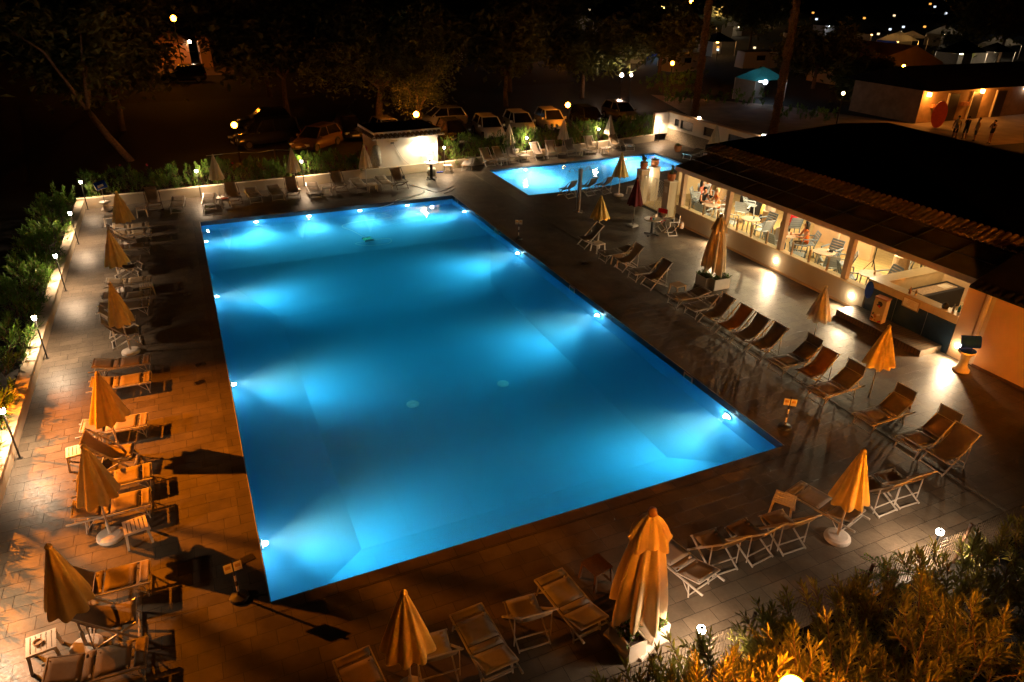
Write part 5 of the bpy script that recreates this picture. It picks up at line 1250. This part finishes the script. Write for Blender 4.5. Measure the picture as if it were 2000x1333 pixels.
mk_low(41,47,50,42,1.4,'low garden hedge lit yellow beyond the picture wall',61); mk_low(44,53,54,57,1.6,'garden hedge beside the third distant globe',62); mk_low(46,36,50,33.5,1.2,'short bright hedge by the roadside lamp',63)

# ================================================================== DISTANT LAMPS
def farlamp(x,y,z,r,e,label,col=(1,.27,.012),lc=SOD,group='distant lamps'):
    r*=.75
    o=empty('distant_lamp',(x,y,0)); tag(o,label,'street lamp',group)
    MB().tube([(0,0,0),(0,0,z-r)],.05,6).build('pole','black',o)
    MB().lathe([(r*math.sin(PI*i/8),z-r*math.cos(PI*i/8)) for i in range(9)],12).build('globe',globemat('far_globe',col,e/(PI*4*PI*r*r),.8),o,smooth=True)
farlamp(48.8,55.4,2.5,.28,420,'sodium globe among the tents left of the first palm'); farlamp(48.95,79,2.5,.34,420,'sodium globe in the upper middle of the picture')
farlamp(37.9,48.2,2.5,.24,230,'white globe of a pair above the silver car, left one',(1,.72,.5)); farlamp(38.75,47.9,2.5,.17,120,'white globe of a pair above the silver car, right one',(1,.72,.5))
farlamp(49.1,32.7,2.5,.2,30,'warm roadside lamp beyond the picture wall',(1,.62,.25)); farlamp(56.2,119,2.5,.55,500,'cold white lamp far behind the car park',(.75,.8,1)); farlamp(55.6,117,1.6,.4,250,'warm lamp just below the far cold white lamp',(1,.7,.3))
farlamp(51.3,43.9,1.9,.3,90,'blue white lamp under the teal canopy',(.7,.82,1)); farlamp(1.1,77,6,.42,800,'bright sodium street lamp above the orange lit house'); farlamp(113,137.5,6,.6,1200,'sodium lamp at the very top edge')
farlamp(58,17.5,3.2,.2,1600,'added unseen sodium lamp at the far right lighting the standing people')  # extra lamp put outside the view to light the standing group
# a scatter of tiny far lights
LM=[emis('tiny_lamp',c,1.6) for c in ((1,.42,.07),(1,.75,.42),(.75,.88,1))]
rd=random.Random(77)
tl=[(40.4,97,1.5),(30,110,2),(62,70,1.2),(70,95,1.5),(84,100,2),(97,88,1.4),(104,95,2),(120,90,2),(135,100,2),(150,120,3),(172,130,3),(205,140,3),(228,146,3),(240,150,3),(215,130,2.5),(20,75,1.5),(16,90,2),(46,66,1.2),(75,80,1.4),(88,70,1.2)]
tl += [(x_,y_,2) for x_,y_ in [(46.2,111.7),(59.7,101.8),(208.5,226.7),(14.9,88.5),(70.9,166.0),(179.6,101.8),(146.0,105.8),(179.1,188.3),(74.8,72.0),(70.0,84.6),(227.1,228.3),(115.2,93.1),(111.9,239.0),(152.3,105.5),(83.4,69.0),(80.1,66.4),(52.6,82.9),(52.0,72.2),(295.8,212.4),(49.6,171.7),(181.3,108.2),(136.5,143.8),(99.1,129.2),(58.4,104.3),(67.4,70.8),(90.7,58.5),(184.7,183.4),(142.5,91.3),(181.3,166.5),(129.4,93.0),(100.6,223.3),(22.3,89.8),(115.9,189.3),(43.4,87.8),(335.9,245.4),(214.1,238.0),(150.7,135.1),(55.3,67.0),(47.6,131.8)]]
for i,(x,y,z) in enumerate(tl):
    o=empty('lantern',(x,y,0)); tag(o,'tiny point of light among the distant tents and trees','lantern','tiny distant lanterns')
    MB().tube([(0,0,0),(0,0,z)],.04,5).build('pole','black',o); q=.09+.0011*(x+y); MB().box((0,0,z+.15),(q,q,q)).build('lamp',LM[i%3],o)

# ================================================================== HOUSES AND TENTS
h1=empty('lit_house',(0,0,0)); tag(h1,'small house with an orange lit wall at the upper left','house')
MB().bb(-1.0,92,-.02,2.4,99,2.5).build('wall','ochre',h1); MB().bb(3.5,88,-.02,4.7,97,2.9).build('side_wall','ochre',h1)
MB().add([(-1.6,91.5,2.5),(2.8,91.5,2.5),(2.8,99.5,2.5),(-1.6,99.5,2.5),(.6,95,3.6),(.6,97,3.6)],[(0,1,4),(1,2,5,4),(2,3,5),(3,0,4,5),(3,2,1,0)]).build('roof','rooftile',h1)
MB().box((2.6,91.8,2.6),(.3,.2,.3)).build('porch_lamp',emis('porch_lamp_glow',(1,.8,.6),50),h1); light('house_light','POINT',(-.5,88.5,4.2),SOD,450,parent=h1,r=.1)
tag(MB().add([(-2,80,-.006),(9,80,-.006),(9,92,-.006),(-2,92,-.006)],[(0,1,2,3)]).build('house_yard_path','dust'),kind='structure')
h2=empty('service_building',(0,0,0)); tag(h2,'long low building with two glowing wall lamps and dark roof','building')
MB().bb(56.3,31.0,-.02,80,38,2.9).build('wall','darkochre',h2)
MB().add([(55.4,29.6,2.75),(82,29.6,2.75),(82,39,2.75),(55.4,39,2.75),(57,34.5,4.1),(82,34.5,4.1)],[(0,1,5,4),(1,2,5),(2,3,4,5),(3,0,4),(3,2,1,0)]).build('roof','darkroof',h2)
for x in (59.6,62.6,65.8): 
    d_=MB().bb(x,30.9,.0,x+1.3,30.995,2.2).build('door','blind',h2); MB().bb(x-.12,30.85,0,x-.005,30.99,2.3).build('door_frame','plastic',d_)
for x in (56.9,63.6):
    MB().box((x,30.85,2.3),(.24,.24,.3)).build('wall_lamp',emis('building_lamp_glow',(1,.5,.12),30),h2); light('wall_lamp_light','POINT',(x,30.3,2.2),(1,.36,.05),260,parent=h2,r=.12)
MB().box((69.6,30.9,2.3),(.2,.2,.25)).build('wall_lamp','L_white',h2)
for x in (57.6,61.4): 
    pt=MB().bb(x,30.7,1.2,x+.8,30.99,1.5).build('wall_planter','terracotta',h2)
h3=empty('gabled_building',(0,0,0)); tag(h3,'building with a plain gable wall lit orange behind the dark bush','building')
MB().add([(69,48,-.02),(80,47,-.02),(80,47,2.6),(69,48,2.6),(75.5,47.4,4.4),(69,56,-.02),(80,56,-.02),(80,56,2.6),(69,56,2.6),(75.5,56,4.4)],[(0,1,2,4,3),(6,5,8,9,7),(5,0,3,8),(1,6,7,2),(3,4,9,8),(4,2,7,9)]).build('wall','ochre',h3)
farlamp(66,41,3.2,.2,400,'sodium lamp hidden by the round bush in front of the gable wall')
sb=empty('surfboard',(56.2,29.0,0)); tag(sb,'upright orange oval board standing near the lit building','board')
o=MB().prism([(.55*math.cos(2*PI*i/24),1.05*math.sin(2*PI*i/24)) for i in range(24)],-.04,.04).build('panel','redcloth',sb); o.location=(0,0,1.05); o.rotation_euler=(R(90),R(0),R(-40))
def stall(x,y,w_,d_,h,cm,gcol,ge,label,name='tent',walls=True,rz=0.0,side='tent'):
    r=empty(name,(x,y,0),rz); tag(r,label,name.replace('_',' '),'tents and awnings of the camp site')
    MB().add([(-w_/2,-d_/2,h),(w_/2,-d_/2,h),(w_/2,d_/2,h),(-w_/2,d_/2,h),(0,0,h+.28*w_)],[(0,1,4),(1,2,4),(2,3,4),(3,0,4)]).build('canopy',cm,r)
    mb=MB()
    for sx in (-1,1):
        for sy in (-1,1): MB().bar((sx*(w_/2-.05),sy*(d_/2-.05),0),(sx*(w_/2-.05),sy*(d_/2-.05),h),.06).build('pole','metal',r)
    if walls:
        MB().bb(-w_/2+.1,d_/2-.12,0,w_/2-.1,d_/2-.08,h-.02).build('back_sheet',side,r); MB().bb(-w_/2+.08,-d_/2+.1,0,-w_/2+.12,d_/2-.14,h-.02).build('side_sheet',side,r)
    if ge:
        MB().box((0,0,h-.25),(.3,.3,.15)).build('lamp',emis('tent_lamp',gcol,12),r); light('tent_light','POINT',(0,0,h-.5),gcol,ge,parent=r,r=.15)
M['bluesheet']=mat('blue_sheet',(.03,.10,.55),.7,subs=.4)
stall(67,84,5,3.5,2.3,'darkroof',(.55,.8,1),260,'tent with a blue and white striped lit side at upper centre',side='bluesheet')
stall(52.3,45.6,4.0,3.0,2.0,'tentteal',(.8,.9,1),25,'teal canopy with pale striped curtains right of the first palm',name='canopy')
stall(91,107,7,5,2.6,'darkroof',(1,.62,.25),900,'brightly lit warm open shelter at upper centre',side='mud',name='shelter')
stall(82,104,4,4,2.4,'darkroof',(1,.5,.15),240,'small warm lit shelter left of the bright one',side='ochre',name='shelter')
stall(149,195,12,6,3,'darkroof',(1,.85,.35),2600,'far yellow lit shelter near the top edge, left one',side='mud',name='shelter')
stall(165,190,8,6,3,'darkroof',(1,.75,.25),1500,'far yellow lit shelter near the top edge, right one',side='mud',name='shelter')
stall(108,76,5,4,2.3,'tent',(1,.5,.12),300,'orange glowing gazebo with a blue sheet at upper right',side='bluesheet',name='gazebo')
stall(116,80,4,4,2.3,'tent',(1,.5,.15),60,'dim gazebo behind the orange glowing one',name='gazebo')
stall(100,59,6,3.5,2.2,'darkroof',(1,.78,.5),330,'white lit tent behind the long low building, left one')
stall(107,59,4,3.5,2.2,'darkroof',(1,.75,.45),150,'white lit tent behind the long low building, right one')
stall(94,72.5,3,3,2,'darkroof',(.5,.55,1),90,'small tent with violet white light at upper right')
stall(226,143,9,6,3,'tent',(.7,.85,1),1300,'large cold lit dome tent near the right end of the top edge')
stall(243,146,6,5,3.5,'tent',(.75,.85,1),1300,'cold lit white tent in the top right corner')
stall(60,112,6,4,2.6,'tent',(1,.9,.9),700,'pale lit tent next to the far cold white lamp')
stall(41,97,4,3,2.2,'tent',(1,.5,.2),16,'arched pale tent above the white cars')
stall(76,62,5,3,2.2,'tent',(1,.6,.3),8,'long pale caravan awning right of the second palm',name='awning')
for x,y in [(70.8, 105.8), (57.9, 75.6), (78.1, 84.0), (109.2, 115.8), (105.9, 95.1), (134.0, 114.7), (120.7, 92.1), (136.2, 88.8), (121.0, 67.5), (82.6, 136.2), (61.3, 111.2), (141.2, 141.7)]:
    q=int(x)%3; stall(x,y,4.5+q,3.5,2.1,['darkroof','tent','darkroof'][q],[(1,.5,.15),(1,.75,.45),(.8,.88,1)][q],[120,60,160][q],'dim low tent roof with a weak light in the dark camp site')
def caravan(x,y,rz,l):
    r=empty('caravan',(x,y,0),rz); tag(r,l,'caravan','caravans in the dark camp site')
    MB().box((0,0,1.35),(5,2.1,2.0),top=.94).build('body','carwhite',r)
    MB().box((0,-1.03,1.6),(1.2,.03,.6)).build('window','carglass',r); MB().box((1.7,-1.03,1.25),(.65,.03,1.6)).build('door','plastic',r)
    for s in (-1,1): MB().tube([(.2,s*.9,.3),(.2,s*1.08,.3)],.3,14).build('wheel','rubber',r)
CARS=[(58,66,.2,'pale caravan left of the tents'),(70,66,-.2,'pale caravan behind the teal canopy'),(84,62,.1,'pale caravan right of the second palm'),(33,84,.3,'pale caravan in the dark centre'),(96,66,0,'pale caravan at upper right')]
for c in CARS: caravan(*c)
